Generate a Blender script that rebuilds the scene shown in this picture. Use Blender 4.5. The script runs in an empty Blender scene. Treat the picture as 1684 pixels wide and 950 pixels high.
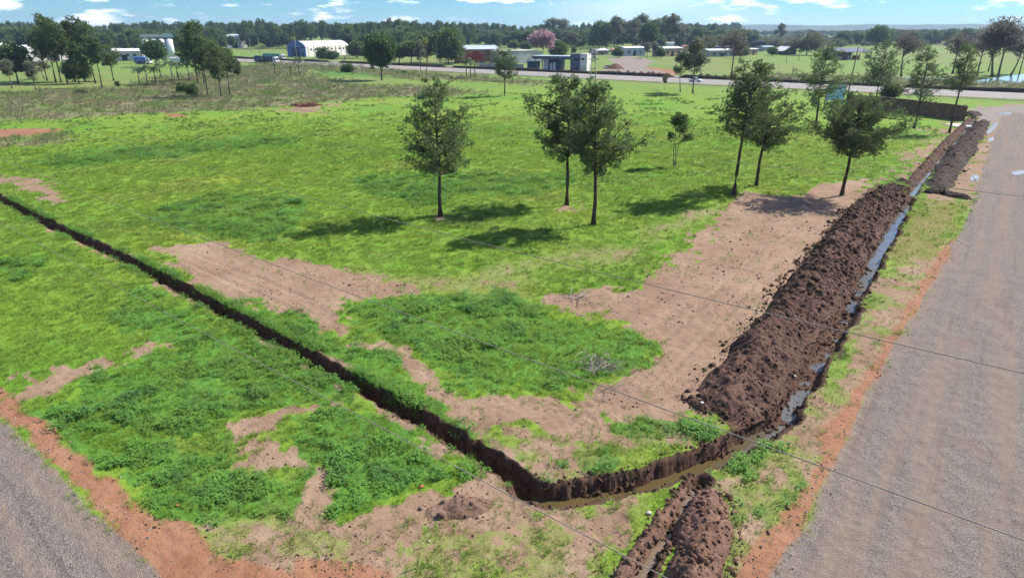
import bpy, math, random
import numpy as np
from mathutils import Vector, Matrix

scene = bpy.context.scene
C = scene.collection
R = math.radians
rng = np.random.default_rng(7)
random.seed(7)

# ---------------------------------------------------------------- camera
F, HZ, HC = 1090.0, 50.0, 17.0           # focal length and horizon row measured on the photograph, drone height in metres
PITCH = math.atan((475 - HZ) / F)
cam_d = bpy.data.cameras.new('camera')
cam = bpy.data.objects.new('camera', cam_d)
C.objects.link(cam)
cam.location = (0, 0, HC)
cam.rotation_euler = (math.pi / 2 - PITCH, 0, 0)
cam_d.sensor_width = 36.0
cam_d.lens = 36.0 * F / 1684.0
cam_d.clip_start = 0.5
cam_d.clip_end = 60000
scene.camera = cam

# ---------------------------------------------------------------- sky, sun, exposure
SUN_EL, SUN_AZ = R(43), math.atan2(0.885, 0.465)     # azimuth clockwise from +Y
world = bpy.data.worlds.new('World')
scene.world = world
world.use_nodes = True
wn, wl = world.node_tree.nodes, world.node_tree.links
wn.clear()
w_out = wn.new('ShaderNodeOutputWorld')
w_bg = wn.new('ShaderNodeBackground')
w_bg.inputs['Strength'].default_value = 0.06
sky = wn.new('ShaderNodeTexSky')
sky.sky_type = 'NISHITA'
sky.sun_disc = False
sky.sun_elevation = SUN_EL
sky.sun_rotation = SUN_AZ
sky.altitude = 100
sky.air_density = 1.0
sky.dust_density = 0.1
sky.ozone_density = 2.0
tc = wn.new('ShaderNodeTexCoord')


def wnode(t, **kw):
    n = wn.new(t)
    for k, v in kw.items():
        n.inputs[k].default_value = v
    return n


tint = wn.new('ShaderNodeMix'); tint.data_type = 'RGBA'; tint.blend_type = 'MULTIPLY'; tint.inputs['Factor'].default_value = 1.0
tint.inputs['B'].default_value = (0.50, 0.86, 1.30, 1)
wl.new(sky.outputs[0], tint.inputs['A'])
hsv = wnode('ShaderNodeHueSaturation', Saturation=1.12, Value=1.0)
wl.new(tint.outputs['Result'], hsv.inputs['Color'])
mp = wnode('ShaderNodeMapping')
mp.inputs['Scale'].default_value = (1.0, 1.0, 4.2)
mp.inputs['Location'].default_value = (0.35, 0.1, 0.02)
wl.new(tc.outputs['Generated'], mp.inputs[0])
cn = wnode('ShaderNodeTexNoise', Scale=15.0, Detail=9.0, Roughness=0.55)
wl.new(mp.outputs[0], cn.inputs['Vector'])
cr = wn.new('ShaderNodeValToRGB')
cr.color_ramp.elements[0].position = 0.545
cr.color_ramp.elements[1].position = 0.66
wl.new(cn.outputs[0], cr.inputs[0])
cn2 = wnode('ShaderNodeTexNoise', Scale=2.2, Detail=3.0, Roughness=0.5)
wl.new(mp.outputs[0], cn2.inputs['Vector'])
cr2 = wn.new('ShaderNodeValToRGB')
cr2.color_ramp.elements[0].position = 0.47
cr2.color_ramp.elements[1].position = 0.80
cr2.color_ramp.elements[1].color = (0.55, 0.55, 0.55, 1)
wl.new(cn2.outputs[0], cr2.inputs[0])
mxf = wn.new('ShaderNodeMath'); mxf.operation = 'MAXIMUM'
wl.new(cr.outputs[0], mxf.inputs[0]); wl.new(cr2.outputs[0], mxf.inputs[1])
wmix = wn.new('ShaderNodeMix'); wmix.data_type = 'RGBA'
wmix.inputs['B'].default_value = (15, 15.2, 15.5, 1)
wl.new(mxf.outputs[0], wmix.inputs['Factor'])
wl.new(hsv.outputs[0], wmix.inputs['A'])
wl.new(wmix.outputs['Result'], w_bg.inputs['Color'])
wl.new(w_bg.outputs[0], w_out.inputs['Surface'])

sun_d = bpy.data.lights.new('sun', 'SUN')
sun_d.energy = 5.0
sun_d.angle = R(0.53)
sun_d.color = (1.0, 0.93, 0.82)
sun = bpy.data.objects.new('sun', sun_d)
C.objects.link(sun)
sdir = Vector((math.sin(SUN_AZ) * math.cos(SUN_EL), math.cos(SUN_AZ) * math.cos(SUN_EL), math.sin(SUN_EL)))
sun.rotation_euler = sdir.to_track_quat('Z', 'Y').to_euler()
sun.location = sdir * 200

scene.view_settings.view_transform = 'Standard'
scene.view_settings.look = 'None'
scene.view_settings.exposure = 0.87
scene.view_settings.gamma = 1.0
scene.view_settings.use_curve_mapping = False
scene.render.engine = 'CYCLES'
scene.cycles.max_bounces = 4
scene.cycles.use_adaptive_sampling = True
scene.cycles.adaptive_threshold = 0.03
scene.cycles.diffuse_bounces = 2
scene.cycles.transparent_max_bounces = 6
scene.cycles.volume_bounces = 0
scene.cycles.use_denoising = True


# ---------------------------------------------------------------- survey helper: photograph pixel -> point on the ground
def G(u, v, z=0.0):
    x = (u - 842) / F
    y = -(v - 475) / F
    dy = math.cos(PITCH) + y * math.sin(PITCH)
    dz = -math.sin(PITCH) + y * math.cos(PITCH)
    t = (z - HC) / dz
    return (x * t, dy * t)


def ppm(y, z=0.0):                        # pixels per metre at depth y
    return F / (y * math.cos(PITCH) + (HC - z) * math.sin(PITCH))


def GP(pts):
    return np.array([G(*p) for p in pts])


def height_for(u, vb, vt):               # metres of an upright thing whose foot is at row vb and top at row vt
    x, y = G(u, vb)
    a = math.atan((475 - vt) / F) - PITCH
    return HC + math.tan(a) * y


# ---------------------------------------------------------------- numpy noise
def _h(ix, iy, s):
    n = (ix.astype(np.int64) * 374761393 + iy.astype(np.int64) * 668265263 + s * 974634777) & 0xFFFFFFFF
    n = ((n ^ (n >> 13)) * 1274126177) & 0xFFFFFFFF
    n = (n ^ (n >> 16)) & 0xFFFFFFFF
    return n / 4294967295.0


def vn(x, y, s=0):
    xi = np.floor(x); yi = np.floor(y)
    fx = x - xi; fy = y - yi
    fx = fx * fx * (3 - 2 * fx); fy = fy * fy * (3 - 2 * fy)
    a = _h(xi, yi, s); b = _h(xi + 1, yi, s); c = _h(xi, yi + 1, s); d = _h(xi + 1, yi + 1, s)
    return (a * (1 - fx) + b * fx) * (1 - fy) + (c * (1 - fx) + d * fx) * fy


def fbm(x, y, s=0, o=4):
    v = 0; a = 0.5; t = 0
    for k in range(o):
        v = v + a * vn(x, y, s + k * 17); t += a; a *= 0.5; x = x * 2.03 + 11.3; y = y * 2.03 + 5.1
    return v / t


def sst(a, b, x):
    t = np.clip((x - a) / (b - a), 0, 1)
    return t * t * (3 - 2 * t)


def poly_sd(P, x, y):                    # signed distance, positive inside
    n = len(P)
    d = np.full(x.shape, 1e9); ins = np.zeros(x.shape, bool)
    for i in range(n):
        ax, ay = P[i]; bx, by = P[(i + 1) % n]
        ex, ey = bx - ax, by - ay
        t = np.clip(((x - ax) * ex + (y - ay) * ey) / (ex * ex + ey * ey + 1e-9), 0, 1)
        d = np.minimum(d, np.hypot(x - ax - t * ex, y - ay - t * ey))
        c = ((ay > y) != (by > y)) & (x < (bx - ax) * (y - ay) / (by - ay + 1e-12) + ax)
        ins ^= c
    return np.where(ins, d, -d)


def pmask(P, x, y, w):
    m = np.zeros(x.shape)
    lo = P.min(0) - 6 * w - 3; hi = P.max(0) + 6 * w + 3
    k = (x > lo[0]) & (x < hi[0]) & (y > lo[1]) & (y < hi[1])
    if k.any():
        m[k] = sst(-w, w, poly_sd(P, x[k], y[k]))
    return m


def line_sd(P, x, y):                    # distance to a polyline, signed by side (left of travel is +), and arc parameter
    best = np.full(x.shape, 1e9); side = np.zeros(x.shape); arc = np.zeros(x.shape); acc = 0
    for i in range(len(P) - 1):
        ax, ay = P[i]; bx, by = P[i + 1]
        ex, ey = bx - ax, by - ay; L = math.hypot(ex, ey)
        t = np.clip(((x - ax) * ex + (y - ay) * ey) / (L * L), 0, 1)
        d = np.hypot(x - ax - t * ex, y - ay - t * ey)
        k = d < best
        best = np.where(k, d, best)
        side = np.where(k, np.sign(ex * (y - ay) - ey * (x - ax)), side)
        arc = np.where(k, acc + t * L, arc)
        acc += L
    return best, side, arc


# ---------------------------------------------------------------- mesh helpers
def mesh_np(name, V, T, mats=None, attr=None, smooth=False):
    """V (n,3); T (m,3) or (m,4) int array"""
    me = bpy.data.meshes.new(name)
    V = np.ascontiguousarray(V, np.float32); T = np.ascontiguousarray(T, np.int32)
    k = T.shape[1]
    me.vertices.add(len(V)); me.vertices.foreach_set('co', V.ravel())
    me.loops.add(T.size); me.loops.foreach_set('vertex_index', T.ravel())
    me.polygons.add(len(T)); me.polygons.foreach_set('loop_start', np.arange(0, T.size, k, dtype=np.int32))
    me.update(calc_edges=True)
    if smooth:
        me.polygons.foreach_set('use_smooth', np.ones(len(T), bool))
    if mats is not None:
        me.materials.append(mats)
    if attr:
        for an, av in attr.items():
            if av.ndim == 1:
                a = me.attributes.new(an, 'FLOAT', 'POINT'); a.data.foreach_set('value', av.astype(np.float32))
            elif av.shape[1] == 3:
                a = me.attributes.new(an, 'FLOAT_VECTOR', 'POINT'); a.data.foreach_set('vector', av.astype(np.float32).ravel())
            else:
                a = me.attributes.new(an, 'FLOAT_COLOR', 'POINT'); a.data.foreach_set('color', av.astype(np.float32).ravel())
    return me


class MB:
    """collects boxes, tubes and sheets for ONE mesh object"""
    def __init__(self):
        self.v = []; self.f = []

    def box(self, x0, x1, y0, y1, z0, z1):
        b = len(self.v)
        self.v += [(x0, y0, z0), (x1, y0, z0), (x1, y1, z0), (x0, y1, z0), (x0, y0, z1), (x1, y0, z1), (x1, y1, z1), (x0, y1, z1)]
        self.f += [tuple(b + i for i in q) for q in ((0, 3, 2, 1), (4, 5, 6, 7), (0, 1, 5, 4), (1, 2, 6, 5), (2, 3, 7, 6), (3, 0, 4, 7))]
        return self

    def prism(self, prof, y0, y1, axis='y'):
        """profile of (a,z) pairs extruded along y (or x)"""
        b = len(self.v); n = len(prof)
        for yy in (y0, y1):
            for a, z in prof:
                self.v.append((a, yy, z) if axis == 'y' else (yy, a, z))
        self.f.append(tuple(b + i for i in range(n))); self.f.append(tuple(b + n + n - 1 - i for i in range(n)))
        for i in range(n):
            j = (i + 1) % n
            self.f.append((b + i, b + n + i, b + n + j, b + j))
        return self

    def tube(self, pts, rad, n=6, cap=True):
        b = len(self.v); m = len(pts)
        rad = rad if hasattr(rad, '__len__') else [rad] * m
        for i, p in enumerate(pts):
            p = Vector(p)
            d = (Vector(pts[min(i + 1, m - 1)]) - Vector(pts[max(i - 1, 0)])).normalized()
            a = d.cross(Vector((0, 0, 1)))
            if a.length < 1e-3:
                a = d.cross(Vector((1, 0, 0)))
            a.normalize(); c = d.cross(a)
            for k in range(n):
                t = 2 * math.pi * k / n
                self.v.append(tuple(p + (a * math.cos(t) + c * math.sin(t)) * rad[i]))
        for i in range(m - 1):
            for k in range(n):
                k2 = (k + 1) % n
                self.f.append((b + i * n + k, b + i * n + k2, b + (i + 1) * n + k2, b + (i + 1) * n + k))
        if cap:
            self.f.append(tuple(b + k for k in range(n))[::-1]); self.f.append(tuple(b + (m - 1) * n + k for k in range(n)))
        return self

    def quad(self, *p):
        b = len(self.v); self.v += [tuple(q) for q in p]; self.f.append(tuple(range(b, b + len(p)))); return self

    def mesh(self, name, mat, smooth=False):
        me = bpy.data.meshes.new(name)
        me.from_pydata(self.v, [], self.f); me.update()
        if mat:
            me.materials.append(mat)
        if smooth:
            me.polygons.foreach_set('use_smooth', np.ones(len(me.polygons), bool))
        return me

    def build(self, name, mat, parent=None, smooth=False):
        return obj(name, self.mesh(name, mat, smooth), parent)


def obj(name, me, parent=None):
    o = bpy.data.objects.new(name, me); C.objects.link(o)
    if parent is not None:
        o.parent = parent
    return o


def tag(o, label=None, cat=None, group=None, kind=None):
    if label: o['label'] = label
    if cat: o['category'] = cat
    if group: o['group'] = group
    if kind: o['kind'] = kind
    return o


def thing(name, loc, rz=0, label=None, cat=None, group=None):
    o = bpy.data.objects.new(name, None); C.objects.link(o)
    o.location = (loc[0], loc[1], loc[2] if len(loc) > 2 else 0); o.rotation_euler = (0, 0, rz)
    o.empty_display_size = 0.3
    return tag(o, label, cat, group)


def copy_tree(o, parent=None):
    c = o.copy(); C.objects.link(c); c.parent = parent
    for ch in list(o.children):
        copy_tree(ch, c)
    return c


# ---------------------------------------------------------------- materials
def new_mat(name):
    m = bpy.data.materials.new(name); m.use_nodes = True
    nt = m.node_tree; nt.nodes.clear()
    o = nt.nodes.new('ShaderNodeOutputMaterial'); b = nt.nodes.new('ShaderNodeBsdfPrincipled')
    nt.links.new(b.outputs[0], o.inputs['Surface'])
    b.inputs['Roughness'].default_value = 0.85
    b.inputs['Specular IOR Level'].default_value = 0.25
    return m, nt, b


class NT:
    def __init__(self, nt):
        self.nt = nt; self.n = nt.nodes; self.l = nt.links

    def noise(self, scale, detail=4, rough=0.55, vec=None, dist=0.0):
        t = self.n.new('ShaderNodeTexNoise'); t.inputs['Scale'].default_value = scale; t.inputs['Detail'].default_value = detail
        t.inputs['Roughness'].default_value = rough; t.inputs['Distortion'].default_value = dist
        if vec is not None: self.l.new(vec, t.inputs['Vector'])
        return t.outputs[0]

    def ramp(self, src, a, b, c0=(0, 0, 0, 1), c1=(1, 1, 1, 1)):
        r = self.n.new('ShaderNodeValToRGB'); r.color_ramp.elements[0].position = a; r.color_ramp.elements[1].position = b
        r.color_ramp.elements[0].color = c0; r.color_ramp.elements[1].color = c1
        self.l.new(src, r.inputs[0]); return r.outputs[0]

    def mix(self, fac, a, b, blend='MIX'):
        m = self.n.new('ShaderNodeMix'); m.data_type = 'RGBA'; m.blend_type = blend
        for s, v in (('Factor', fac), ('A', a), ('B', b)):
            if isinstance(v, (int, float)): m.inputs[s].default_value = v
            elif isinstance(v, tuple): m.inputs[s].default_value = v if len(v) == 4 else (*v, 1)
            else: self.l.new(v, m.inputs[s])
        return m.outputs['Result']

    def math(self, op, a, b=0.0, clamp=False):
        m = self.n.new('ShaderNodeMath'); m.operation = op; m.use_clamp = clamp
        for i, v in enumerate((a, b)):
            if isinstance(v, (int, float)): m.inputs[i].default_value = v
            else: self.l.new(v, m.inputs[i])
        return m.outputs[0]

    def pos(self):
        return self.n.new('ShaderNodeNewGeometry').outputs['Position']

    def attr(self, name):
        a = self.n.new('ShaderNodeAttribute'); a.attribute_name = name; return a

    def bump(self, h, strength, dist, target):
        b = self.n.new('ShaderNodeBump'); b.inputs['Strength'].default_value = strength; b.inputs['Distance'].default_value = dist
        self.l.new(h, b.inputs['Height']); self.l.new(b.outputs[0], target); return b


def paint(name, col, rough=0.7, var=0.25, scale=1.5, metallic=0.0, dirt=None, spec=0.3):
    """a plain painted or plastered surface with blotches and weathering"""
    m, nt, b = new_mat(name); k = NT(nt)
    p = k.pos()
    dark = tuple(c * (1 - var) for c in col); lite = tuple(min(1, c * (1 + var * 0.5)) for c in col)
    c = k.mix(k.ramp(k.noise(scale, 5, 0.6, p), 0.3, 0.7), dark, lite)
    if dirt:
        c = k.mix(k.ramp(k.noise(scale * 0.45, 6, 0.65, p), 0.52, 0.72), c, dirt)
    nt.links.new(c, b.inputs['Base Color'])
    b.inputs['Roughness'].default_value = rough; b.inputs['Metallic'].default_value = metallic
    b.inputs['Specular IOR Level'].default_value = spec
    return m


def leaf_mat(name, c0, c1, trans=0.35, rough=0.6, posnoise=None, upn=0.0):
    m, nt, b = new_mat(name); k = NT(nt)
    a = k.attr('tone')
    oi = nt.nodes.new('ShaderNodeObjectInfo')
    f = k.math('ADD', k.math('MULTIPLY', a.outputs['Fac'], 0.75), k.math('MULTIPLY', oi.outputs['Random'], 0.25), True)
    c = k.mix(f, c0, c1)
    if posnoise:
        for sc, lo, hi, colr, amt in posnoise:
            c = k.mix(k.math('MULTIPLY', k.ramp(k.noise(sc, 3, 0.5, k.pos()), lo, hi), amt), c, colr)
    nt.links.new(c, b.inputs['Base Color'])
    b.inputs['Roughness'].default_value = rough
    b.inputs['Specular IOR Level'].default_value = 0.2
    nrm = None
    if upn:                                # soft shading normal of a thick sward
        ge = nt.nodes.new('ShaderNodeNewGeometry'); va = nt.nodes.new('ShaderNodeVectorMath'); va.operation = 'SCALE'; va.inputs['Scale'].default_value = 1 - upn
        nt.links.new(ge.outputs['Normal'], va.inputs[0])
        vb = nt.nodes.new('ShaderNodeVectorMath'); vb.operation = 'ADD'; vb.inputs[1].default_value = (0, 0, upn); nt.links.new(va.outputs[0], vb.inputs[0])
        vc = nt.nodes.new('ShaderNodeVectorMath'); vc.operation = 'NORMALIZE'; nt.links.new(vb.outputs[0], vc.inputs[0]); nrm = vc.outputs[0]
        nt.links.new(nrm, b.inputs['Normal'])
    if trans:
        t = nt.nodes.new('ShaderNodeBsdfTranslucent'); nt.links.new(c, t.inputs['Color'])
        mx = nt.nodes.new('ShaderNodeMixShader'); mx.inputs[0].default_value = trans
        nt.links.new(b.outputs[0], mx.inputs[1]); nt.links.new(t.outputs[0], mx.inputs[2])
        out = [n for n in nt.nodes if n.type == 'OUTPUT_MATERIAL'][0]
        nt.links.new(mx.outputs[0], out.inputs['Surface'])
    return m

# ================================================================ THE GROUND
D1 = np.array([0.757, -0.654])           # the block's two street directions
D2 = np.array([0.588, 0.809])

# ditches: centre line, half width at the top and at the bed, depth
DITCH = {
    'left': dict(P=GP([(-420, 98), (-160, 243), (0, 326), (100, 376), (200, 422), (300, 474), (400, 528), (500, 580), (600, 634), (700, 690), (780, 736), (845, 778), (885, 806)]), wt=0.62, wb=0.34, d=1.15, near=0.58, far=0.56),
    'corner': dict(P=GP([(872, 800), (915, 812), (985, 800), (1060, 784), (1130, 762), (1190, 738), (1245, 708), (1290, 684)]), wt=0.80, wb=0.22, d=0.98, near=0.86, far=0.60),
    'right': dict(P=GP([(1245, 708), (1292, 682), (1335, 606), (1368, 550), (1400, 496), (1440, 420), (1478, 356), (1496, 326)]), wt=0.72, wb=0.34, d=0.78, near=0.66, far=0.70),
    'upper': dict(P=GP([(1496, 322), (1520, 290), (1550, 258), (1580, 224), (1602, 194)]), wt=0.75, wb=0.22, d=0.6, near=0.6, far=0.6),
    'lower': dict(P=GP([(1150, 792), (1118, 836), (1092, 872), (1062, 915), (1036, 962), (990, 1040)]), wt=0.42, wb=0.24, d=0.42, near=0.42, far=0.5),
}
ROAD_R = GP([(1648, 186), (1622, 260), (1600, 330), (1572, 400), (1500, 522), (1474, 562), (1420, 660), (1378, 742), (1345, 812), (1305, 890), (1262, 950), (1200, 1060)])
ROAD_R = np.vstack([ROAD_R, [[-3, 3]], [[14, -6]], [[30, 18]], [[60, 58]], [[112, 128]], [[128, 150]], [[108, 152]]])
ROAD_L = GP([(-260, 462), (0, 682), (80, 762), (170, 852), (250, 952), (330, 1060)])
ROAD_L = np.vstack([ROAD_L, [[-4, 2]], [[-12, -5]], [[-40, 18]], [[-62, 38]]])

SOIL = [GP(p) for p in [[(1180, 715), (1150, 690), (1180, 640), (1280, 500), (1380, 372), (1465, 303), (1500, 318), (1480, 350), (1400, 490), (1330, 605), (1290, 680), (1240, 705)]]]
BARE = [GP(p) for p in [
    [(1440, 296), (1400, 300), (1330, 318), (1240, 322), (1190, 345), (1150, 385), (1130, 425), (1080, 450), (1000, 466), (905, 474), (880, 484), (960, 506), (1010, 530), (1062, 560), (1040, 600), (985, 628), (955, 650), (1010, 690), (1150, 700), (1190, 640), (1270, 540), (1350, 440), (1450, 325)],
    [(560, 552), (640, 560), (690, 584), (720, 610), (760, 640), (860, 652), (960, 650), (1010, 690), (1018, 726), (960, 748), (900, 730), (830, 705), (765, 690), (715, 655), (690, 622), (600, 590)],
    [(240, 408), (310, 400), (390, 402), (460, 430), (560, 440), (695, 468), (660, 490), (590, 500), (575, 530), (560, 552), (500, 530), (430, 505), (350, 490), (290, 452)],
    [(-20, 288), (60, 294), (95, 316), (130, 330), (60, 330), (0, 312)],
    [(165, 606), (200, 582), (300, 553), (300, 572), (240, 592), (205, 614)],
    [(0, 645), (60, 625), (130, 612), (150, 628), (90, 655), (30, 668)],
    [(385, 695), (480, 670), (570, 662), (530, 690), (470, 712), (400, 722)],
    [(375, 748), (430, 730), (505, 733), (500, 772), (430, 778)],
    [(480, 810), (540, 780), (562, 800), (560, 850), (640, 850), (690, 830), (780, 790), (860, 796), (885, 830), (800, 870), (700, 880), (600, 885), (500, 860)],
    [(690, 690), (740, 720), (800, 750), (850, 790), (800, 790), (760, 750), (700, 715)],
    [(590, 620), (640, 650), (650, 672), (610, 655)],
    [(1562, 203), (1600, 196), (1562, 245), (1505, 292), (1460, 304), (1495, 276)],
    [(1590, 178), (1690, 172), (1700, 200), (1620, 204)],
    [(1610, 205), (1650, 205), (1600, 330), (1540, 330), (1560, 280)],
    [(380, 470), (420, 462), (450, 475), (420, 482)], [(400, 510), (430, 505), (440, 515), (410, 520)],
    [(712, 354), (734, 353), (738, 360), (712, 361)], [(918, 336), (945, 334), (945, 340), (920, 342)],
    [(480, 178), (560, 170), (530, 186), (440, 184)],
]]
SPARSE = [GP(p) for p in [
    [(740, 684), (830, 712), (900, 732), (960, 748), (1020, 728), (1100, 700), (1165, 700), (1180, 735), (1060, 768), (930, 788), (880, 780), (800, 732)],
    [(330, 850), (480, 830), (620, 880), (880, 836), (1010, 820), (1120, 800), (1060, 900), (1000, 960), (960, 1100), (300, 1100), (330, 950)],
    [(1600, 220), (1640, 222), (1540, 450), (1430, 640), (1330, 800), (1270, 960), (1150, 1000), (1200, 800), (1260, 720), (1330, 640), (1440, 440), (1530, 320)],
    [(860, 440), (1000, 425), (1160, 360), (1190, 335), (1120, 345), (1040, 400), (900, 420), (740, 450), (600, 445), (620, 480), (860, 480)],
]]
RED = [GP(p) for p in [
    [(-160, 470), (0, 645), (60, 690), (130, 758), (200, 818), (290, 862), (370, 900), (430, 940), (520, 960), (560, 1100), (330, 1060), (250, 952), (170, 852), (80, 762), (0, 684), (-260, 462)],
    [(1600, 366), (1555, 402), (1480, 520), (1440, 590), (1400, 650), (1350, 730), (1335, 800), (1262, 860), (1200, 960), (1150, 1060), (1200, 1060), (1290, 940), (1352, 812), (1420, 670), (1480, 562), (1590, 390)],
    [(-40, 214), (40, 212), (108, 212), (90, 220), (0, 228), (-40, 230)],
    [(1000, 114), (1040, 108), (1120, 116), (1110, 124), (1020, 124)],
    [(270, 188), (300, 187), (310, 192), (280, 194)],
    [(470, 925), (560, 915), (640, 930), (620, 970), (480, 980)],
]]
LUSH = [GP(p) for p in [
    [(575, 510), (640, 490), (720, 488), (800, 474), (900, 500), (960, 520), (1010, 530), (1060, 556), (1045, 590), (985, 624), (930, 640), (840, 642), (760, 630), (690, 575), (620, 548)],
    [(130, 640), (230, 590), (300, 575), (230, 560), (150, 540), (170, 500), (230, 480), (330, 510), (420, 555), (520, 600), (600, 660), (560, 660), (480, 668), (380, 690), (380, 720), (260, 700), (160, 690)],
    [(60, 690), (140, 680), (300, 720), (380, 740), (420, 780), (500, 790), (470, 830), (380, 850), (280, 830), (180, 790), (100, 740)],
    [(500, 690), (600, 680), (700, 720), (780, 770), (700, 800), (560, 800), (500, 740)],
    [(560, 790), (640, 770), (700, 790), (690, 830), (640, 850), (580, 845)],
    [(280, 340), (360, 318), (480, 322), (530, 350), (500, 392), (400, 392), (300, 380), (210, 372)],
    [(60, 262), (170, 242), (300, 232), (390, 216), (470, 222), (480, 236), (380, 246), (240, 262), (100, 278)],
    [(560, 296), (640, 286), (800, 284), (960, 290), (900, 312), (700, 330), (600, 320)],
    [(0, 420), (70, 415), (100, 430), (40, 452), (0, 455)],
    [(420, 486), (540, 540), (650, 590), (720, 650), (745, 690), (680, 670), (560, 600), (460, 535)],
    [(1020, 715), (1100, 690), (1150, 700), (1165, 730), (1060, 740)],
    [(890, 735), (960, 745), (1030, 745), (1010, 775), (930, 775)],
    [(1150, 775), (1200, 742), (1260, 740), (1250, 770), (1190, 780)],
    [(1240, 820), (1300, 790), (1350, 800), (1330, 840), (1260, 845)],
    [(510, 112), (660, 118), (760, 130), (640, 128), (520, 125)],
]]
DRY = [GP(p) for p in [
    [(-200, 205), (0, 200), (160, 192), (330, 184), (470, 174), (640, 160), (800, 152), (690, 142), (600, 140), (520, 128), (440, 105), (330, 118), (200, 144), (0, 152), (-200, 150)],
    [(420, 98), (700, 120), (900, 136), (880, 140), (640, 126), (420, 108)],
    [(1180, 128), (1500, 142), (1684, 150), (1900, 160), (1900, 140), (1684, 136), (1500, 130), (1300, 122)],
    [(-100, 232), (0, 226), (120, 222), (130, 232), (0, 246), (-100, 250)],
]]
MOSS = [GP(p) for p in [
    [(1500, 330), (1600, 335), (1560, 400), (1500, 430), (1455, 430), (1480, 380)],
    [(1470, 400), (1545, 395), (1540, 420), (1480, 425)],
]]
GREYDIRT = [GP(p) for p in [
    [(985, 118), (1010, 104), (1000, 96), (1040, 92), (1075, 100), (1060, 112), (1100, 120), (1030, 122)],
    [(1592, 178), (1700, 172), (1700, 204), (1620, 204)],
]]


def union(polys, x, y, w):
    m = np.zeros(x.shape)
    for P in polys:
        d = float(np.hypot(*P.mean(0)))
        m = np.maximum(m, pmask(P, x, y, w * max(1, d / 30)))
    return m


def ditch_profile(x, y):
    """depth below the field and a soil mask (1 inside and at the crumbling lip)"""
    z = np.zeros(x.shape); soil = np.zeros(x.shape)
    rag = (fbm(x * 1.7, y * 1.7, 3) - 0.5) * 0.55 + (vn(x * 4.0, y * 4.0, 9) - 0.5) * 0.07
    for k, D in DITCH.items():
        P = D['P']
        lo = P.min(0) - 3; hi = P.max(0) + 3
        s = (x > lo[0]) & (x < hi[0]) & (y > lo[1]) & (y < hi[1])
        if not s.any(): continue
        d, side, arc = line_sd(P, x[s], y[s])
        wt = np.where(side > 0, D['far'], D['near'])
        if k == 'right':                       # undercut, scalloped bank on the road side
            wt = np.where(side < 0, wt + 0.75 * (vn(arc * 1.1, arc * 0, 5) - 0.45), wt)
        wt = np.maximum(wt, D['wb'] + 0.14)
        dd = d + rag[s] * (0.35 if k == 'lower' else (0.95 if k in ('left', 'corner') else 0.6))
        q = 1 - sst(D['wb'], wt, dd)
        if k in ('corner', 'left'):                    # a slumped ledge part way down the cut bank
            led = np.where(side > 0, 1, 0.4) * sst(0.45, 0.6, vn(arc * 0.7, arc * 0 + 4, 19))
            q = q * (1 - 0.45 * led * (1 - sst(D['wb'] + 0.02, D['wb'] + 0.12, dd)) * sst(D['wb'] - 0.16, D['wb'] - 0.04, dd))
        z[s] = np.minimum(z[s], -D['d'] * q + q * (fbm(x[s] * 1.3, y[s] * 1.3, 15, 3) - 0.45) * (0.40 if k == 'corner' else (0.24 if k in ('right', 'upper') else 0.12)))
        soil[s] = np.maximum(soil[s], 1 - sst(wt + 0.02, wt + 0.22, dd))
    return z, soil


RUTS = [((1075, 640), (1345, 360)), ((1020, 625), (1318, 352)), ((880, 700), (1120, 655)), ((890, 680), (1130, 640)), ((640, 575), (960, 665)), ((290, 425), (560, 545)), ((300, 410), (590, 525)), ((1000, 500), (1330, 345)), ((925, 640), (975, 690))]


def ground_z(x, y):
    z, soil = ditch_profile(x, y)
    r = np.hypot(x, y)
    fade = 1 - sst(120, 400, r)
    for (u0, v0), (u1, v1) in RUTS:
        a_, b_ = np.array(G(u0, v0)), np.array(G(u1, v1))
        d_, _s, ar = line_sd(np.array([a_, b_]), x, y)
        d_ = np.abs(d_ + (vn(ar * 0.25, ar * 0, 7) - 0.5) * 0.5)
        z = z - 0.055 * np.exp(-(d_ / 0.16) ** 2) * (0.5 + 0.5 * vn(ar * 0.9, ar * 0 + 2, 5)) + 0.03 * np.exp(-((d_ - 0.32) / 0.14) ** 2)
    z = z + fade * ((fbm(x * 0.05, y * 0.05, 21, 3) - 0.5) * 0.5 + (fbm(x * 0.9, y * 0.9, 33, 3) - 0.5) * 0.10 + (vn(x * 3.2, y * 3.2, 41) - 0.5) * 0.055)
    return z, soil


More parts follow.
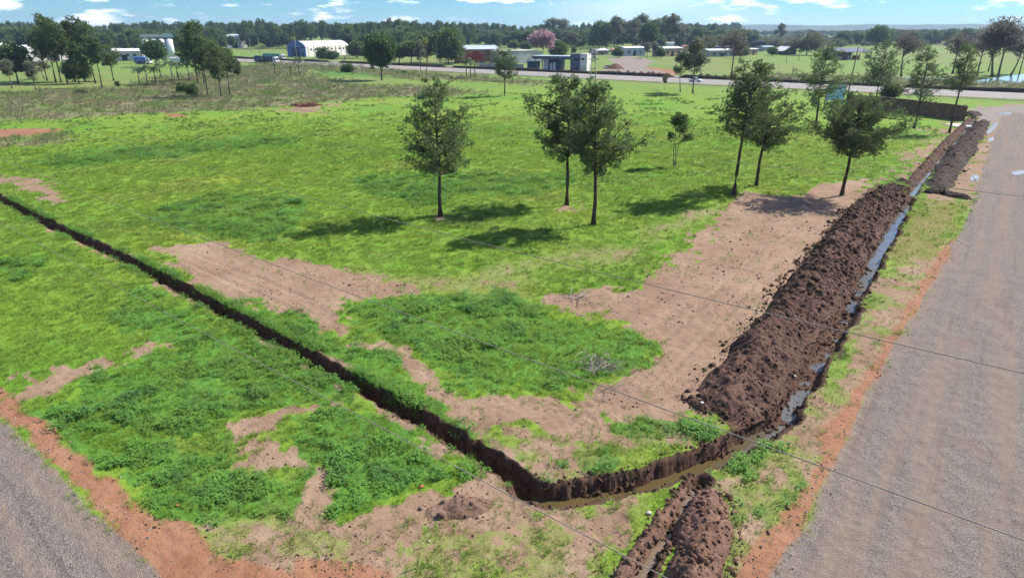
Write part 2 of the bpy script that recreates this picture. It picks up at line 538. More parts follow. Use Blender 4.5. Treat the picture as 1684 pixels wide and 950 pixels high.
def masks(x, y):
    s = 1 + np.hypot(x, y) / 60
    wx = x + ((fbm(x * 0.45 / s, y * 0.45 / s, 51) - 0.5) * 2.6 + (fbm(x * 2.1 / s, y * 2.1 / s, 53) - 0.5) * 0.9) * s
    wy = y + ((fbm(x * 0.45 / s, y * 0.45 / s, 57) - 0.5) * 2.6 + (fbm(x * 2.1 / s, y * 2.1 / s, 59) - 0.5) * 0.9) * s
    m = {}
    brk = (fbm(x * 1.1, y * 1.1, 101) - 0.5) * 1.5 + (vn(x * 3.5, y * 3.5, 103) - 0.5) * 0.55
    m['bare'] = sst(0.28, 0.72, np.where((b0 := union(BARE, wx, wy, 1.2)) > 0.001, b0 + brk * (1 - 0.45 * b0), 0))
    sp = union(SPARSE, wx, wy, 0.8)
    patch = sst(0.42, 0.62, fbm(x * 0.8, y * 0.8, 61))
    m['sparse'] = sp
    weak = np.where((y > 36) & (x < 22), 0.6, 1.0)               # the thin turf under the pines is less worn
    m['bare'] = np.maximum(m['bare'], sp * (0.45 + 0.55 * patch) * weak)
    hx = x + (fbm(x * 0.5, y * 0.5, 91) - 0.5) * 1.1; hy = y + (fbm(x * 0.5, y * 0.5, 93) - 0.5) * 1.1
    m['red'] = union(RED, hx, hy, 0.5)
    m['lush'] = np.clip(sst(0.2, 0.8, np.where((l0 := union(LUSH, wx, wy, 1.3)) > 0.001, l0 + brk * 0.8 * (1 - 0.4 * l0), 0)), 0, 1)
    m['dry'] = union(DRY, wx, wy, 1.2)
    m['moss'] = union(MOSS, wx, wy, 0.4)
    m['grey'] = union(GREYDIRT, x, y, 0.6)
    rx = x + (fbm(x * 0.35, y * 0.35, 95) - 0.5) * 0.9; ry = y + (fbm(x * 0.35, y * 0.35, 97) - 0.5) * 0.9
    m['road'] = np.maximum(pmask(ROAD_R, rx, ry, 0.45), pmask(ROAD_L, rx, ry, 0.45))
    _, m['soil'] = ditch_profile(x, y)
    m['soil'] = np.maximum(m['soil'], union(SOIL, wx, wy, 0.3))
    m['bare'] = m['bare'] * (1 - m['lush'] * 0.8)
    dl, sl, al = line_sd(DITCH['left']['P'], x, y)
    m['bare'] = np.maximum(m['bare'], sst(0.42, 0.58, fbm(x * 0.55, y * 0.55, 105)) * 0.9 * (1 - sst(0.75, 1.35, dl + (fbm(x * 1.6, y * 1.6, 107) - 0.5) * 0.9)))
    m['left'] = pmask(ROAD_L, x, y, 1.5)
    return m


def ground_material():
    m, nt, b = new_mat('field_ground'); k = NT(nt); p = k.pos()
    A, Bm, Cm = k.attr('mask_a'), k.attr('mask_b'), k.attr('mask_c')
    sa = nt.nodes.new('ShaderNodeSeparateColor'); nt.links.new(A.outputs['Color'], sa.inputs[0])
    sb = nt.nodes.new('ShaderNodeSeparateColor'); nt.links.new(Bm.outputs['Color'], sb.inputs[0])
    sc_ = nt.nodes.new('ShaderNodeSeparateColor'); nt.links.new(Cm.outputs['Color'], sc_.inputs[0])
    bare, red, lush = sa.outputs[0], sa.outputs[1], sa.outputs[2]
    road, soil, moss = sb.outputs[0], sb.outputs[1], sb.outputs[2]
    dry, grey, far = sc_.outputs[0], sc_.outputs[1], sc_.outputs[2]
    n_big = k.noise(0.045, 4, 0.55, p); n_mid = k.noise(0.33, 4, 0.6, p); n_fine = k.noise(3.1, 5, 0.65, p); n_grit = k.noise(17, 3, 0.7, p)

    def edge(mask, lo=0.38, hi=0.62, amt=0.55, n=n_fine):
        return k.ramp(k.math('ADD', mask, k.math('MULTIPLY', k.math('SUBTRACT', n, 0.5), amt)), lo, hi)
    # grass
    g = k.mix(k.ramp(n_big, 0.35, 0.65), (0.118, 0.240, 0.026), (0.190, 0.268, 0.034))
    g = k.mix(k.math('MULTIPLY', k.ramp(n_mid, 0.42, 0.68), 0.45), g, (0.085, 0.195, 0.020))
    g = k.mix(k.math('MULTIPLY', k.ramp(n_fine, 0.48, 0.75), 0.45), g, (0.050, 0.100, 0.016))
    g = k.mix(k.math('MULTIPLY', k.ramp(k.noise(0.9, 5, 0.7, p), 0.60, 0.74), 0.5), g, (0.20, 0.165, 0.085))
    fv = k.mix(k.ramp(k.noise(0.022, 5, 0.6, p), 0.35, 0.68), (0.115, 0.180, 0.045), (0.190, 0.190, 0.085))
    fv = k.mix(k.math('MULTIPLY', k.ramp(k.noise(0.007, 4, 0.6, p), 0.45, 0.6), 0.7), fv, (0.120, 0.215, 0.040))
    g = k.mix(k.math('MULTIPLY', far, 0.85), g, fv)
    g = k.mix(k.math('MULTIPLY', k.ramp(k.noise(0.11, 5, 0.65, p), 0.50, 0.70), 0.55), g, (0.150, 0.165, 0.050))
    g = k.mix(k.math('MULTIPLY', edge(lush), 0.85), g, k.mix(k.ramp(n_fine, 0.35, 0.65), (0.045, 0.120, 0.022), (0.090, 0.225, 0.034)))
    dcol = k.mix(k.ramp(n_mid, 0.3, 0.7), (0.155, 0.160, 0.075), (0.215, 0.185, 0.120))
    dcol = k.mix(k.math('MULTIPLY', k.ramp(k.noise(0.12, 4, 0.6, p), 0.42, 0.60), 0.85), dcol, (0.105, 0.175, 0.034))
    g = k.mix(edge(dry, 0.35, 0.65, 0.5, n_mid), g, dcol)
    g = k.mix(k.math('MULTIPLY', Cm.outputs['Alpha'], 0.65), g, k.mix(k.ramp(n_mid, 0.35, 0.65), (0.150, 0.165, 0.048), (0.225, 0.205, 0.095)))
    # bare soil
    tan = k.mix(k.ramp(n_mid, 0.3, 0.7), (0.205, 0.133, 0.090), (0.288, 0.198, 0.140))
    tan = k.mix(k.math('MULTIPLY', k.ramp(n_fine, 0.45, 0.75), 0.45), tan, (0.140, 0.088, 0.060))
    tan = k.mix(k.math('MULTIPLY', k.ramp(n_grit, 0.55, 0.72), 0.35), tan, (0.34, 0.26, 0.19))
    tan = k.mix(k.math('MULTIPLY', k.ramp(k.noise(0.7, 6, 0.7, p, 0.6), 0.50, 0.66), 0.5), tan, (0.165, 0.105, 0.070))
    tan = k.mix(k.math('MULTIPLY', k.ramp(k.noise(0.16, 5, 0.6, p), 0.52, 0.66), 0.45), tan, (0.330, 0.245, 0.175))
    c = k.mix(edge(bare, 0.36, 0.66, 1.0, k.math('ADD', k.math('MULTIPLY', n_fine, 0.65), k.math('MULTIPLY', n_mid, 0.35))), g, tan)
    c = k.mix(k.math('MULTIPLY', edge(moss), 0.8), c, k.mix(k.ramp(n_fine, 0.35, 0.65), (0.120, 0.130, 0.018), (0.190, 0.190, 0.060)))
    rc = k.mix(k.ramp(n_mid, 0.3, 0.7), (0.215, 0.100, 0.056), (0.295, 0.160, 0.098))
    rc = k.mix(k.math('MULTIPLY', k.ramp(n_fine, 0.5, 0.75), 0.5), rc, (0.18, 0.070, 0.040))
    c = k.mix(edge(red, 0.35, 0.65, 0.5), c, rc)
    c = k.mix(edge(grey), c, k.mix(n_mid, (0.17, 0.145, 0.13), (0.25, 0.215, 0.19)))
    # gravel roads: grey chippings, brown fines in the wheel paths
    mpn = nt.nodes.new('ShaderNodeMapping'); mpn.vector_type = 'TEXTURE'; mpn.inputs['Rotation'].default_value = (0, 0, -math.atan2(D2[0], D2[1])); mpn.inputs['Scale'].default_value = (1, 18, 1)
    nt.links.new(p, mpn.inputs[0])
    mpl = nt.nodes.new('ShaderNodeMapping'); mpl.vector_type = 'TEXTURE'; mpl.inputs['Rotation'].default_value = (0, 0, -math.atan2(D1[0], D1[1])); mpl.inputs['Scale'].default_value = (1, 18, 1)
    nt.links.new(p, mpl.inputs[0])
    streak = k.mix(Bm.outputs['Alpha'], k.noise(0.75, 5, 0.65, mpn.outputs[0]), k.noise(0.75, 5, 0.65, mpl.outputs[0]))
    rut = k.mix(Bm.outputs['Alpha'], k.noise(1.9, 3, 0.6, mpn.outputs[0]), k.noise(1.9, 3, 0.6, mpl.outputs[0]))
    vor = nt.nodes.new('ShaderNodeTexVoronoi'); vor.inputs['Scale'].default_value = 24; nt.links.new(p, vor.inputs['Vector'])
    chip = k.ramp(vor.outputs['Color'], 0.1, 0.9)
    gr = k.mix(chip, (0.100, 0.086, 0.077), (0.255, 0.222, 0.196))
    gr = k.mix(k.math('MULTIPLY', k.ramp(n_grit, 0.52, 0.66), 0.75), gr, (0.085, 0.078, 0.078))
    gr = k.mix(k.math('MULTIPLY', k.ramp(streak, 0.42, 0.58), 0.88), gr, k.mix(n_fine, (0.168, 0.126, 0.098), (0.245, 0.196, 0.160)))
    gr = k.mix(k.math('MULTIPLY', k.ramp(rut, 0.56, 0.70), 0.5), gr, (0.120, 0.098, 0.088))
    gr = k.mix(k.math('MULTIPLY', k.ramp(k.noise(0.28, 5, 0.6, p), 0.60, 0.74), 0.45), gr, (0.225, 0.125, 0.090))
    c = k.mix(edge(road, 0.35, 0.65, 0.55), c, gr)
    # dug soil in the ditches
    so = k.mix(k.ramp(n_fine, 0.3, 0.7), (0.045, 0.026, 0.018), (0.120, 0.072, 0.052))
    c = k.mix(edge(soil, 0.4, 0.6, 0.35), c, so)
    nt.links.new(c, b.inputs['Base Color'])
    b.inputs['Roughness'].default_value = 0.95
    b.inputs['Specular IOR Level'].default_value = 0.12
    hgt = k.math('ADD', k.math('MULTIPLY', n_fine, 0.7), k.math('ADD', k.math('MULTIPLY', n_grit, 0.22), k.math('MULTIPLY', k.math('MULTIPLY', vor.outputs['Distance'], road), 0.3)))
    k.bump(hgt, 0.9, 0.11, b.inputs['Normal'])
    return m


def build_ground():
    rings = [4.0, 6, 8, 10, 12]
    r = 13.0
    while r < 30000:
        rings.append(r)
        r *= 1.0055 if r < 62 else (1.010 if r < 170 else (1.022 if r < 420 else 1.07))
    rings = np.array(rings)
    th = np.concatenate([np.arange(-180, -46, 4.0), np.arange(-46, 46, 0.155), np.arange(46, 180, 4.0)])
    RR, TT = np.meshgrid(rings, np.radians(th), indexing='ij')
    x = (RR * np.sin(TT)).ravel(); y = (RR * np.cos(TT)).ravel()
    z, soil = ground_z(x, y)
    m = masks(x, y)
    nr, nt_ = RR.shape
    V = np.column_stack([x, y, z])
    ii, jj = np.meshgrid(np.arange(nr - 1), np.arange(nt_), indexing='ij')
    j2 = (jj + 1) % nt_
    Q = np.column_stack([(ii * nt_ + jj).ravel(), (ii * nt_ + j2).ravel(), ((ii + 1) * nt_ + j2).ravel(), ((ii + 1) * nt_ + jj).ravel()])
    # closing fan under the drone
    V = np.vstack([V, [[0, 0, 0]]])
    fan = np.column_stack([np.full(nt_, len(V) - 1), (np.arange(nt_) + 1) % nt_, np.arange(nt_), np.arange(nt_)])
    one = np.ones(len(x))
    ma = np.column_stack([m['bare'], m['red'], m['lush'], one]); mb = np.column_stack([m['road'], m['soil'], m['moss'], m['left']]); mc = np.column_stack([m['dry'], m['grey'], sst(150, 300, np.hypot(x, y)), m['sparse']])
    z0 = np.zeros((1, 4))
    me = mesh_np('ground', V, Q[:, ::-1], ground_material(), {'mask_a': np.vstack([ma, z0]), 'mask_b': np.vstack([mb, z0]), 'mask_c': np.vstack([mc, z0])}, smooth=True)
    return tag(obj('ground', me), kind='structure')


build_ground()


def gz(x, y):
    z, _ = ground_z(np.array([x], float), np.array([y], float))
    return float(z[0])


# ---------------------------------------------------------------- water in the ditches, pond, puddles
def water_mat(name, col, rough=0.06, bump=0.03, spec=0.5, scale=3.0):
    m, nt, b = new_mat(name); k = NT(nt); p = k.pos()
    nt.links.new(k.mix(k.noise(0.8, 4, 0.6, p), tuple(c * 0.7 for c in col), tuple(c * 1.25 for c in col)), b.inputs['Base Color'])
    b.inputs['Roughness'].default_value = rough; b.inputs['Specular IOR Level'].default_value = spec
    k.bump(k.noise(scale, 4, 0.6, p), 0.4, bump, b.inputs['Normal'])
    return m


def ribbon(name, P, w, z, mat, wob=0.15, step=0.35, mud=None):
    pts = []
    for i in range(len(P) - 1):
        n = max(1, int(np.hypot(*(P[i + 1] - P[i])) / step))
        for k in range(n):
            pts.append(P[i] + (P[i + 1] - P[i]) * k / n)
    pts.append(P[-1]); pts = np.array(pts)
    t = np.gradient(pts, axis=0); t /= np.hypot(t[:, 0], t[:, 1])[:, None] + 1e-9
    nrm = np.column_stack([-t[:, 1], t[:, 0]])
    a = w * (1 + (vn(np.arange(len(pts)) * 0.5, np.zeros(len(pts)), 3) - 0.5) * wob * 4)
    L = pts + nrm * a[:, None]; Rr = pts - nrm * a[:, None]
    n = len(pts)
    V = np.column_stack([np.vstack([L, Rr]), np.full(2 * n, z)])
    Q = np.array([[i, i + n, i + n + 1, i + 1] for i in range(n - 1)])
    at = None
    if mud:
        s_ = np.concatenate([[0], np.cumsum(np.hypot(*np.diff(pts, axis=0).T))]); mv = 1 - sst(mud[0], mud[1], s_)
        at = {'mud': np.concatenate([mv, mv])}
    o = obj(name, mesh_np(name, V, Q, mat, at))
    return tag(o, kind='structure')


M_clear = water_mat('ditch_water_clear', (0.16, 0.17, 0.17), 0.10, 0.015)
M_muddy = water_mat('ditch_water_muddy', (0.105, 0.070, 0.022), 0.18, 0.01, 0.35)
M_mixed = water_mat('ditch_water_mixed', (0.105, 0.102, 0.092), 0.10, 0.02)
for _n in list(M_mixed.node_tree.nodes):
    if _n.type == 'BSDF_PRINCIPLED':
        _k = NT(M_mixed.node_tree); _old = _n.inputs['Base Color'].links[0].from_socket
        M_mixed.node_tree.links.new(_k.mix(_k.attr('mud').outputs['Fac'], _old, (0.088, 0.066, 0.028)), _n.inputs['Base Color'])
M_silt = water_mat('ditch_water_silty', (0.17, 0.125, 0.095), 0.12, 0.01, 0.4)
ribbon('ditch_water', np.vstack([DITCH['corner']['P'][:-2], DITCH['right']['P']]), 0.6, -0.66, M_mixed, mud=(9.0, 15.0))
ribbon('ditch_water', DITCH['upper']['P'], 0.42, -0.44, M_clear)
ribbon('ditch_water', DITCH['lower']['P'], 0.3, -0.30, M_silt)
ribbon('ditch_water', DITCH['left']['P'][-3:], 0.45, -1.02, M_muddy)

M_pond = water_mat('pond_water', (0.16, 0.22, 0.25), 0.05, 0.02)


def flat_poly(name, P, z, mat, kind='structure'):
    mb = MB(); mb.quad(*[(x, y, z) for x, y in P])
    return tag(mb.build(name, mat), kind=kind)


def smooth_loop(P, it=2):
    for _ in range(it):
        Q = []
        for i in range(len(P)):
            a = P[i]; b = P[(i + 1) % len(P)]
            Q += [a * 0.75 + b * 0.25, a * 0.25 + b * 0.75]
        P = Q
    return P


flat_poly('pond', smooth_loop(list(GP([(1560, 138), (1606, 133), (1640, 128), (1684, 121), (1800, 118), (1900, 128), (1800, 140), (1684, 137), (1620, 138.5)]))), 0.06, M_pond)
flat_poly('pond_inlet', smooth_loop(list(GP([(1478, 127.5), (1530, 128), (1575, 130), (1580, 133), (1520, 131), (1480, 130)]))), 0.055, M_pond)
M_puddle = water_mat('puddle_water', (0.33, 0.29, 0.25), 0.18, 0.01)
for P in ([(1595, 292), (1602, 288), (1609, 290), (1610, 297), (1603, 301), (1596, 299)], [(1622, 216), (1634, 202), (1643, 201), (1638, 210), (1628, 220), (1623, 222)], [(1624, 228), (1634, 224), (1636, 230), (1626, 234)],
          [(1660, 286), (1676, 281), (1690, 284), (1710, 281), (1702, 288), (1684, 287), (1670, 291)], [(1636, 186), (1660, 184), (1668, 188), (1645, 190)]):
    Pw = smooth_loop(list(GP(P)))
    zz = max(gz(*q) for q in Pw) + 0.012
    flat_poly('puddle', Pw, zz, M_puddle)

# ================================================================ SPOIL BANKS (freshly dug earth)
def earth_mat(name, dark, mid, lite, lump=2.2):
    m, nt, b = new_mat(name); k = NT(nt); p = k.pos()
    n1, n2, n3 = k.noise(0.5, 5, 0.6, p), k.noise(lump, 6, 0.7, p), k.noise(14, 4, 0.7, p)
    c = k.mix(k.ramp(n2, 0.32, 0.68), dark, mid)
    c = k.mix(k.math('MULTIPLY', k.ramp(n1, 0.42, 0.7), 0.6), c, lite)
    c = k.mix(k.math('MULTIPLY', k.ramp(n3, 0.5, 0.72), 0.5), c, tuple(x * 0.6 for x in dark))
    nt.links.new(c, b.inputs['Base Color']); b.inputs['Roughness'].default_value = 0.95; b.inputs['Specular IOR Level'].default_value = 0.12
    k.bump(k.math('ADD', n2, k.math('MULTIPLY', n3, 0.4)), 0.9, 0.12, b.inputs['Normal'])
    return m


M_earth = earth_mat('dug_earth', (0.050, 0.030, 0.023), (0.115, 0.068, 0.051), (0.175, 0.106, 0.080), 4.0)
M_earth2 = earth_mat('dug_earth_red', (0.090, 0.050, 0.037), (0.185, 0.108, 0.080), (0.25, 0.155, 0.115))
M_earth4 = earth_mat('dug_earth_pale', (0.13, 0.078, 0.054), (0.20, 0.128, 0.092), (0.26, 0.175, 0.128))
M_earth3 = earth_mat('dug_earth_black', (0.032, 0.025, 0.022), (0.068, 0.052, 0.045), (0.10, 0.075, 0.06))
CLODS = []


def berm(name, P, hw, hh, mat, label, step=0.11, seed=0, rough=0.24, crest=0.5, clod=5.0, cat='earth bank', group=None, peak=0.0):
    """a long heap of earth along polyline P; hw/hh are half width and height per vertex of P"""
    P = np.array(P); seg = np.hypot(*np.diff(P, axis=0).T); S = np.concatenate([[0], np.cumsum(seg)])
    n = max(8, int(S[-1] / step)); s = np.linspace(0, S[-1], n)
    cx = np.interp(s, S, P[:, 0]); cy = np.interp(s, S, P[:, 1]); W = np.interp(s, S, hw); Hh = np.interp(s, S, hh)
    for _ in range(6):
        cx[1:-1] = (cx[:-2] + 2 * cx[1:-1] + cx[2:]) / 4; cy[1:-1] = (cy[:-2] + 2 * cy[1:-1] + cy[2:]) / 4
    end = np.clip(np.minimum(s, S[-1] - s) / 1.2, 0, 1) ** 0.6
    tx = np.gradient(cx); ty = np.gradient(cy); L = np.hypot(tx, ty); nx, ny = -ty / L, tx / L
    m = max(10, int(2 * max(hw) / step)); t = np.linspace(-1, 1, m)
    Wm = (W * (0.35 + 0.65 * end) * (0.88 + 0.3 * (vn(s * 0.7, s * 0, seed + 1) - 0.3)))[:, None]
    X = cx[:, None] + nx[:, None] * t[None] * Wm; Y = cy[:, None] + ny[:, None] * t[None] * Wm
    tq = np.where(t > peak, (t - peak) / (1 - peak), (t - peak) / (1 + peak))
    prof = np.clip(1 - np.abs(tq) ** 1.5, 0, 1) ** 0.9
    prof = prof[None] * (Hh * end * (0.8 + 0.5 * vn(s * 0.55, s * 0 + 3, seed)))[:, None]
    d = (fbm(X * 1.1, Y * 1.1, seed + 5) - 0.5) * rough * 2.2 + (fbm(X * 3.6, Y * 3.6, seed + 9, 3) - 0.5) * rough * 1.5 + (np.abs(vn(X * 6.5, Y * 6.5, seed + 13) - 0.5) - 0.2) * rough * 0.45 + (np.abs(fbm(X * 0.55 + 9, Y * 0.55, seed + 19, 2) - 0.5) - 0.12) * rough * 1.6
    foot = np.clip((1 - np.abs(t)) * 5, 0, 1)[None] * end[:, None]
    zg, _ = ground_z(X.ravel(), Y.ravel())
    Z = np.maximum(zg.reshape(X.shape), -0.5) * 0 + prof + d * (0.25 + 0.75 * np.clip(prof / (max(hh) * 0.5), 0, 1)) * foot - 0.10 * (1 - foot) - 0.02
    V = np.column_stack([X.ravel(), Y.ravel(), Z.ravel()])
    ii, jj = np.meshgrid(np.arange(n - 1), np.arange(m - 1), indexing='ij')
    Q = np.column_stack([(ii * m + jj).ravel(), ((ii + 1) * m + jj).ravel(), ((ii + 1) * m + jj + 1).ravel(), (ii * m + jj + 1).ravel()])
    o = obj(name, mesh_np(name, V, Q, mat, smooth=True))
    tag(o, label, cat, group)
    k = int(S[-1] * 2 * np.mean(hw) * clod)
    ix = rng.integers(0, n, k); iy = rng.integers(0, m, k)
    pts = np.column_stack([X[ix, iy], Y[ix, iy], Z[ix, iy]])
    side = rng.random(k) < 0.3                                 # some rolled down to the foot and a little beyond
    sg = rng.choice([-1, 1], k)
    ex = 1.0 + np.abs(rng.normal(0, 0.16, k))
    fx = cx[ix] + nx[ix] * sg * ex * Wm[ix, 0]; fy = cy[ix] + ny[ix] * sg * ex * Wm[ix, 0]
    zf, _ = ground_z(fx, fy)
    pts[side] = np.column_stack([fx, fy, zf])[side]
    CLODS.append((pts, mat))
    return o


DP = DITCH['right']['P']
dn = np.gradient(DP, axis=0); dn = np.column_stack([-dn[:, 1], dn[:, 0]]) / np.hypot(dn[:, 0], dn[:, 1])[:, None]
BC = (DP + dn * 2.55)[1:-1]
BC = np.vstack([np.array(G(1205, 700)), BC, np.array(G(1477, 307))])
berm('spoil_bank', BC, [1.1, 1.85] + [2.0] * (len(BC) - 3) + [1.4], [0.22, 0.72] + [1.02] * (len(BC) - 3) + [0.65], M_earth,
     'long chocolate brown ridge of dug earth beside the ditch along the gravel road', seed=2, step=0.08, rough=0.27, clod=30, peak=0.28)
berm('spoil_bank', GP([(1540, 312), (1560, 280), (1582, 250), (1604, 218), (1618, 200)]), [1.5, 1.9, 1.9, 1.7, 1.2], [0.5, 0.75, 0.8, 0.7, 0.5], M_earth3,
     'black heap of dug earth right of the straight far ditch', step=0.2, seed=31, clod=2)
berm('spoil_bank', GP([(1492, 306), (1520, 274), (1552, 240), (1580, 212), (1594, 196)]), [0.55, 0.7, 0.75, 0.7, 0.5], [0.35, 0.45, 0.45, 0.4, 0.3], M_earth,
     'thin low ridge of brown earth left of the straight far ditch', step=0.16, seed=37, clod=2)
berm('spoil_bank', GP([(1588, 192), (1608, 188)]), [1.6, 1.6], [0.9, 0.9], M_earth3, 'dark earth hump at the far end of the ditch by the wall', step=0.25, seed=41, clod=2)
berm('spoil_bank', GP([(1508, 318), (1545, 318), (1580, 326), (1604, 330)]), [0.7, 0.85, 0.9, 0.8], [0.4, 0.5, 0.6, 0.5], M_earth3,
     'short dark earth plug crossing between the two ditches towards the road', step=0.14, seed=43, clod=4)
berm('spoil_bank', GP([(1468, 300), (1500, 300)]), [0.9, 0.9], [0.6, 0.6], M_earth3, 'small black earth hump at the head of the brown ridge', step=0.16, seed=47, clod=3)
berm('spoil_bank', GP([(1172, 798), (1168, 830), (1162, 868), (1150, 915), (1138, 965), (1120, 1040)]), [0.55, 0.95, 1.15, 1.2, 1.15, 1.0], [0.3, 0.55, 0.7, 0.72, 0.7, 0.6], M_earth2,
     'reddish crumbly spoil heap beside the narrow ditch in the foreground', step=0.06, seed=53, rough=0.2, clod=60)
berm('spoil_bank', GP([(1128, 796), (1096, 846), (1062, 890), (1030, 935), (1000, 985)]), [0.22, 0.32, 0.34, 0.34, 0.3], [0.12, 0.18, 0.2, 0.2, 0.18], M_earth2,
     'low crumbling lip of red earth left of the narrow foreground ditch', step=0.06, seed=59, rough=0.12, clod=55)
berm('spoil_bank', GP([(690, 842), (730, 836), (780, 832), (830, 826)]), [0.5, 0.8, 0.85, 0.5], [0.06, 0.12, 0.14, 0.07], M_earth4,
     'small red earth hump below the weed clump in the foreground', step=0.06, seed=61, rough=0.16, clod=12)
berm('spoil_bank', GP([(1118, 650), (1150, 668), (1190, 690)]), [0.5, 0.6, 0.5], [0.2, 0.3, 0.2], M_earth, 'low clods of earth at the near foot of the brown ridge', step=0.08, seed=67, rough=0.14, clod=40)


# ================================================================ SCATTER (one stuff object per kind of growth)
def scatter(name, pts, rots, scl, proto_mesh):
    proto = bpy.data.objects.new(name + '_source', proto_mesh)     # only referenced, never linked to the scene
    me = bpy.data.meshes.new(name)
    n = len(pts)
    me.vertices.add(n); me.vertices.foreach_set('co', np.ascontiguousarray(pts, np.float32).ravel())
    a = me.attributes.new('rot', 'FLOAT_VECTOR', 'POINT'); a.data.foreach_set('vector', np.ascontiguousarray(rots, np.float32).ravel())
    a = me.attributes.new('scl', 'FLOAT_VECTOR', 'POINT'); a.data.foreach_set('vector', np.ascontiguousarray(scl, np.float32).ravel())
    o = obj(name, me)
    ng = bpy.data.node_groups.new(name, 'GeometryNodeTree')
    ng.interface.new_socket('Geometry', in_out='INPUT', socket_type='NodeSocketGeometry')
    ng.interface.new_socket('Geometry', in_out='OUTPUT', socket_type='NodeSocketGeometry')
    gi = ng.nodes.new('NodeGroupInput'); go = ng.nodes.new('NodeGroupOutput')
    ip = ng.nodes.new('GeometryNodeInstanceOnPoints'); oi = ng.nodes.new('GeometryNodeObjectInfo'); oi.inputs['Object'].default_value = proto
    if 'As Instance' in oi.inputs: oi.inputs['As Instance'].default_value = True
    ra = ng.nodes.new('GeometryNodeInputNamedAttribute'); ra.data_type = 'FLOAT_VECTOR'; ra.inputs['Name'].default_value = 'rot'
    sa = ng.nodes.new('GeometryNodeInputNamedAttribute'); sa.data_type = 'FLOAT_VECTOR'; sa.inputs['Name'].default_value = 'scl'
    L = ng.links.new
    L(gi.outputs[0], ip.inputs['Points']); L(oi.outputs['Geometry'], ip.inputs['Instance'])
    L(ra.outputs['Attribute'], ip.inputs['Rotation']); L(sa.outputs['Attribute'], ip.inputs['Scale']); L(ip.outputs[0], go.inputs[0])
    md = o.modifiers.new('scatter', 'NODES'); md.node_group = ng
    return tag(o, kind='stuff')


def clod_mesh(name, mat, seed):
    r = np.random.default_rng(seed)
    V = []; F_ = []
    for i in range(3):
        for j in range(6):
            a = 2 * math.pi * (j + 0.5 * (i % 2)) / 6; ph = (-0.6, 0.1, 0.75)[i]
            q = r.uniform(0.75, 1.2)
            V.append((math.cos(a) * math.cos(ph) * q, math.sin(a) * math.cos(ph) * q, math.sin(ph) * q * 0.75))
    V += [(0, 0, -0.6), (0, 0, 0.72)]
    for i in range(2):
        for j in range(6):
            a, b, c, d = i * 6 + j, i * 6 + (j + 1) % 6, (i + 1) * 6 + (j + 1) % 6, (i + 1) * 6 + j
            F_ += [(a, b, c), (a, c, d)]
    for j in range(6):
        F_ += [(18, (j + 1) % 6, j), (19, 12 + j, 12 + (j + 1) % 6)]
    return mesh_np(name, np.array(V), np.array(F_), mat)


bymat = {}
for pts, mat in CLODS:
    bymat.setdefault(mat.name, (mat, []))[1].append(pts)
for i, (nm, (mat, L)) in enumerate(bymat.items()):
    pts = np.vstack(L); n = len(pts)
    s = np.clip(rng.lognormal(-3.1, 0.6, n), 0.018, 0.2)
    far = np.hypot(pts[:, 0], pts[:, 1]) > 45
    s = np.where(far, s * 1.5, s)
    o = scatter('earth_clods', pts, rng.uniform(0, 6.28, (n, 3)), np.column_stack([s, s * rng.uniform(0.7, 1.1, n), s * rng.uniform(0.6, 1, n)]), clod_mesh('earth_clod', mat, i))
    tag(o, {'dug_earth': 'loose brown clods of earth on the long ridge', 'dug_earth_black': 'loose black clods of earth by the far ditch', 'dug_earth_red': 'loose reddish clods and stones on the foreground spoil heap', 'dug_earth_pale': 'loose pale crumbs on the small foreground hump'}[nm], 'clods', None, 'stuff')


# crumbs of earth on the beds and lips of the ditches
RB = []
for kk, wid, cnt in (('corner', 0.95, 1500), ('right', 0.95, 2200), ('lower', 0.6, 900), ('upper', 0.8, 500), ('left', 0.85, 2200)):
    Pd = DITCH[kk]['P']; Sd = np.concatenate([[0], np.cumsum(np.hypot(*np.diff(Pd, axis=0).T))]); sd_ = rng.random(cnt) ** (0.4 if kk == 'left' else 1) * Sd[-1]
    qx, qy = np.interp(sd_, Sd, Pd[:, 0]), np.interp(sd_, Sd, Pd[:, 1]); a_ = rng.uniform(0, 6.283, cnt); w_ = wid * np.sqrt(rng.random(cnt))
    RB.append(np.column_stack([qx + np.cos(a_) * w_, qy + np.sin(a_) * w_]))
RB = np.vstack(RB); zr, _ = ground_z(RB[:, 0], RB[:, 1]); n = len(RB)
s = np.clip(rng.lognormal(-3.2, 0.6, n), 0.015, 0.16)
tag(scatter('ditch_crumbs', np.column_stack([RB, zr]), rng.uniform(0, 6.28, (n, 3)), np.column_stack([s, s * 0.85, s * 0.7]), clod_mesh('earth_crumb', M_earth, 91)), 'crumbs of dug earth along the beds and lips of the ditches', 'clods', None, 'stuff')
# pebbles and crumbs on the bare soil
t_ = np.radians(rng.uniform(-44, 44, 60000)); r_ = 15 * (75 / 15) ** rng.random(60000)
bx, by = r_ * np.sin(t_), r_ * np.cos(t_); mb_ = masks(bx, by)
kk = rng.random(len(bx)) < (np.clip(mb_['bare'] + mb_['red'], 0, 1) * (1 - mb_['road']) * (0.08 + 0.5 * sst(0.5, 0.7, fbm(bx * 0.6, by * 0.6, 111))))
bx, by = bx[kk], by[kk]; zr, _ = ground_z(bx, by); n = len(bx)
s = np.clip(rng.lognormal(-3.75, 0.55, n), 0.010, 0.09) * (0.8 + np.hypot(bx, by) / 60)
tag(scatter('soil_crumbs', np.column_stack([bx, by, zr]), rng.uniform(0, 6.28, (n, 3)), np.column_stack([s, s * 0.85, s * 0.6]), clod_mesh('soil_crumb', paint('soil_crumbs', (0.17, 0.115, 0.08), 0.95, 0.4, 7), 93)), 'crumbs and pebbles strewn on the bare soil', 'pebbles', None, 'stuff')
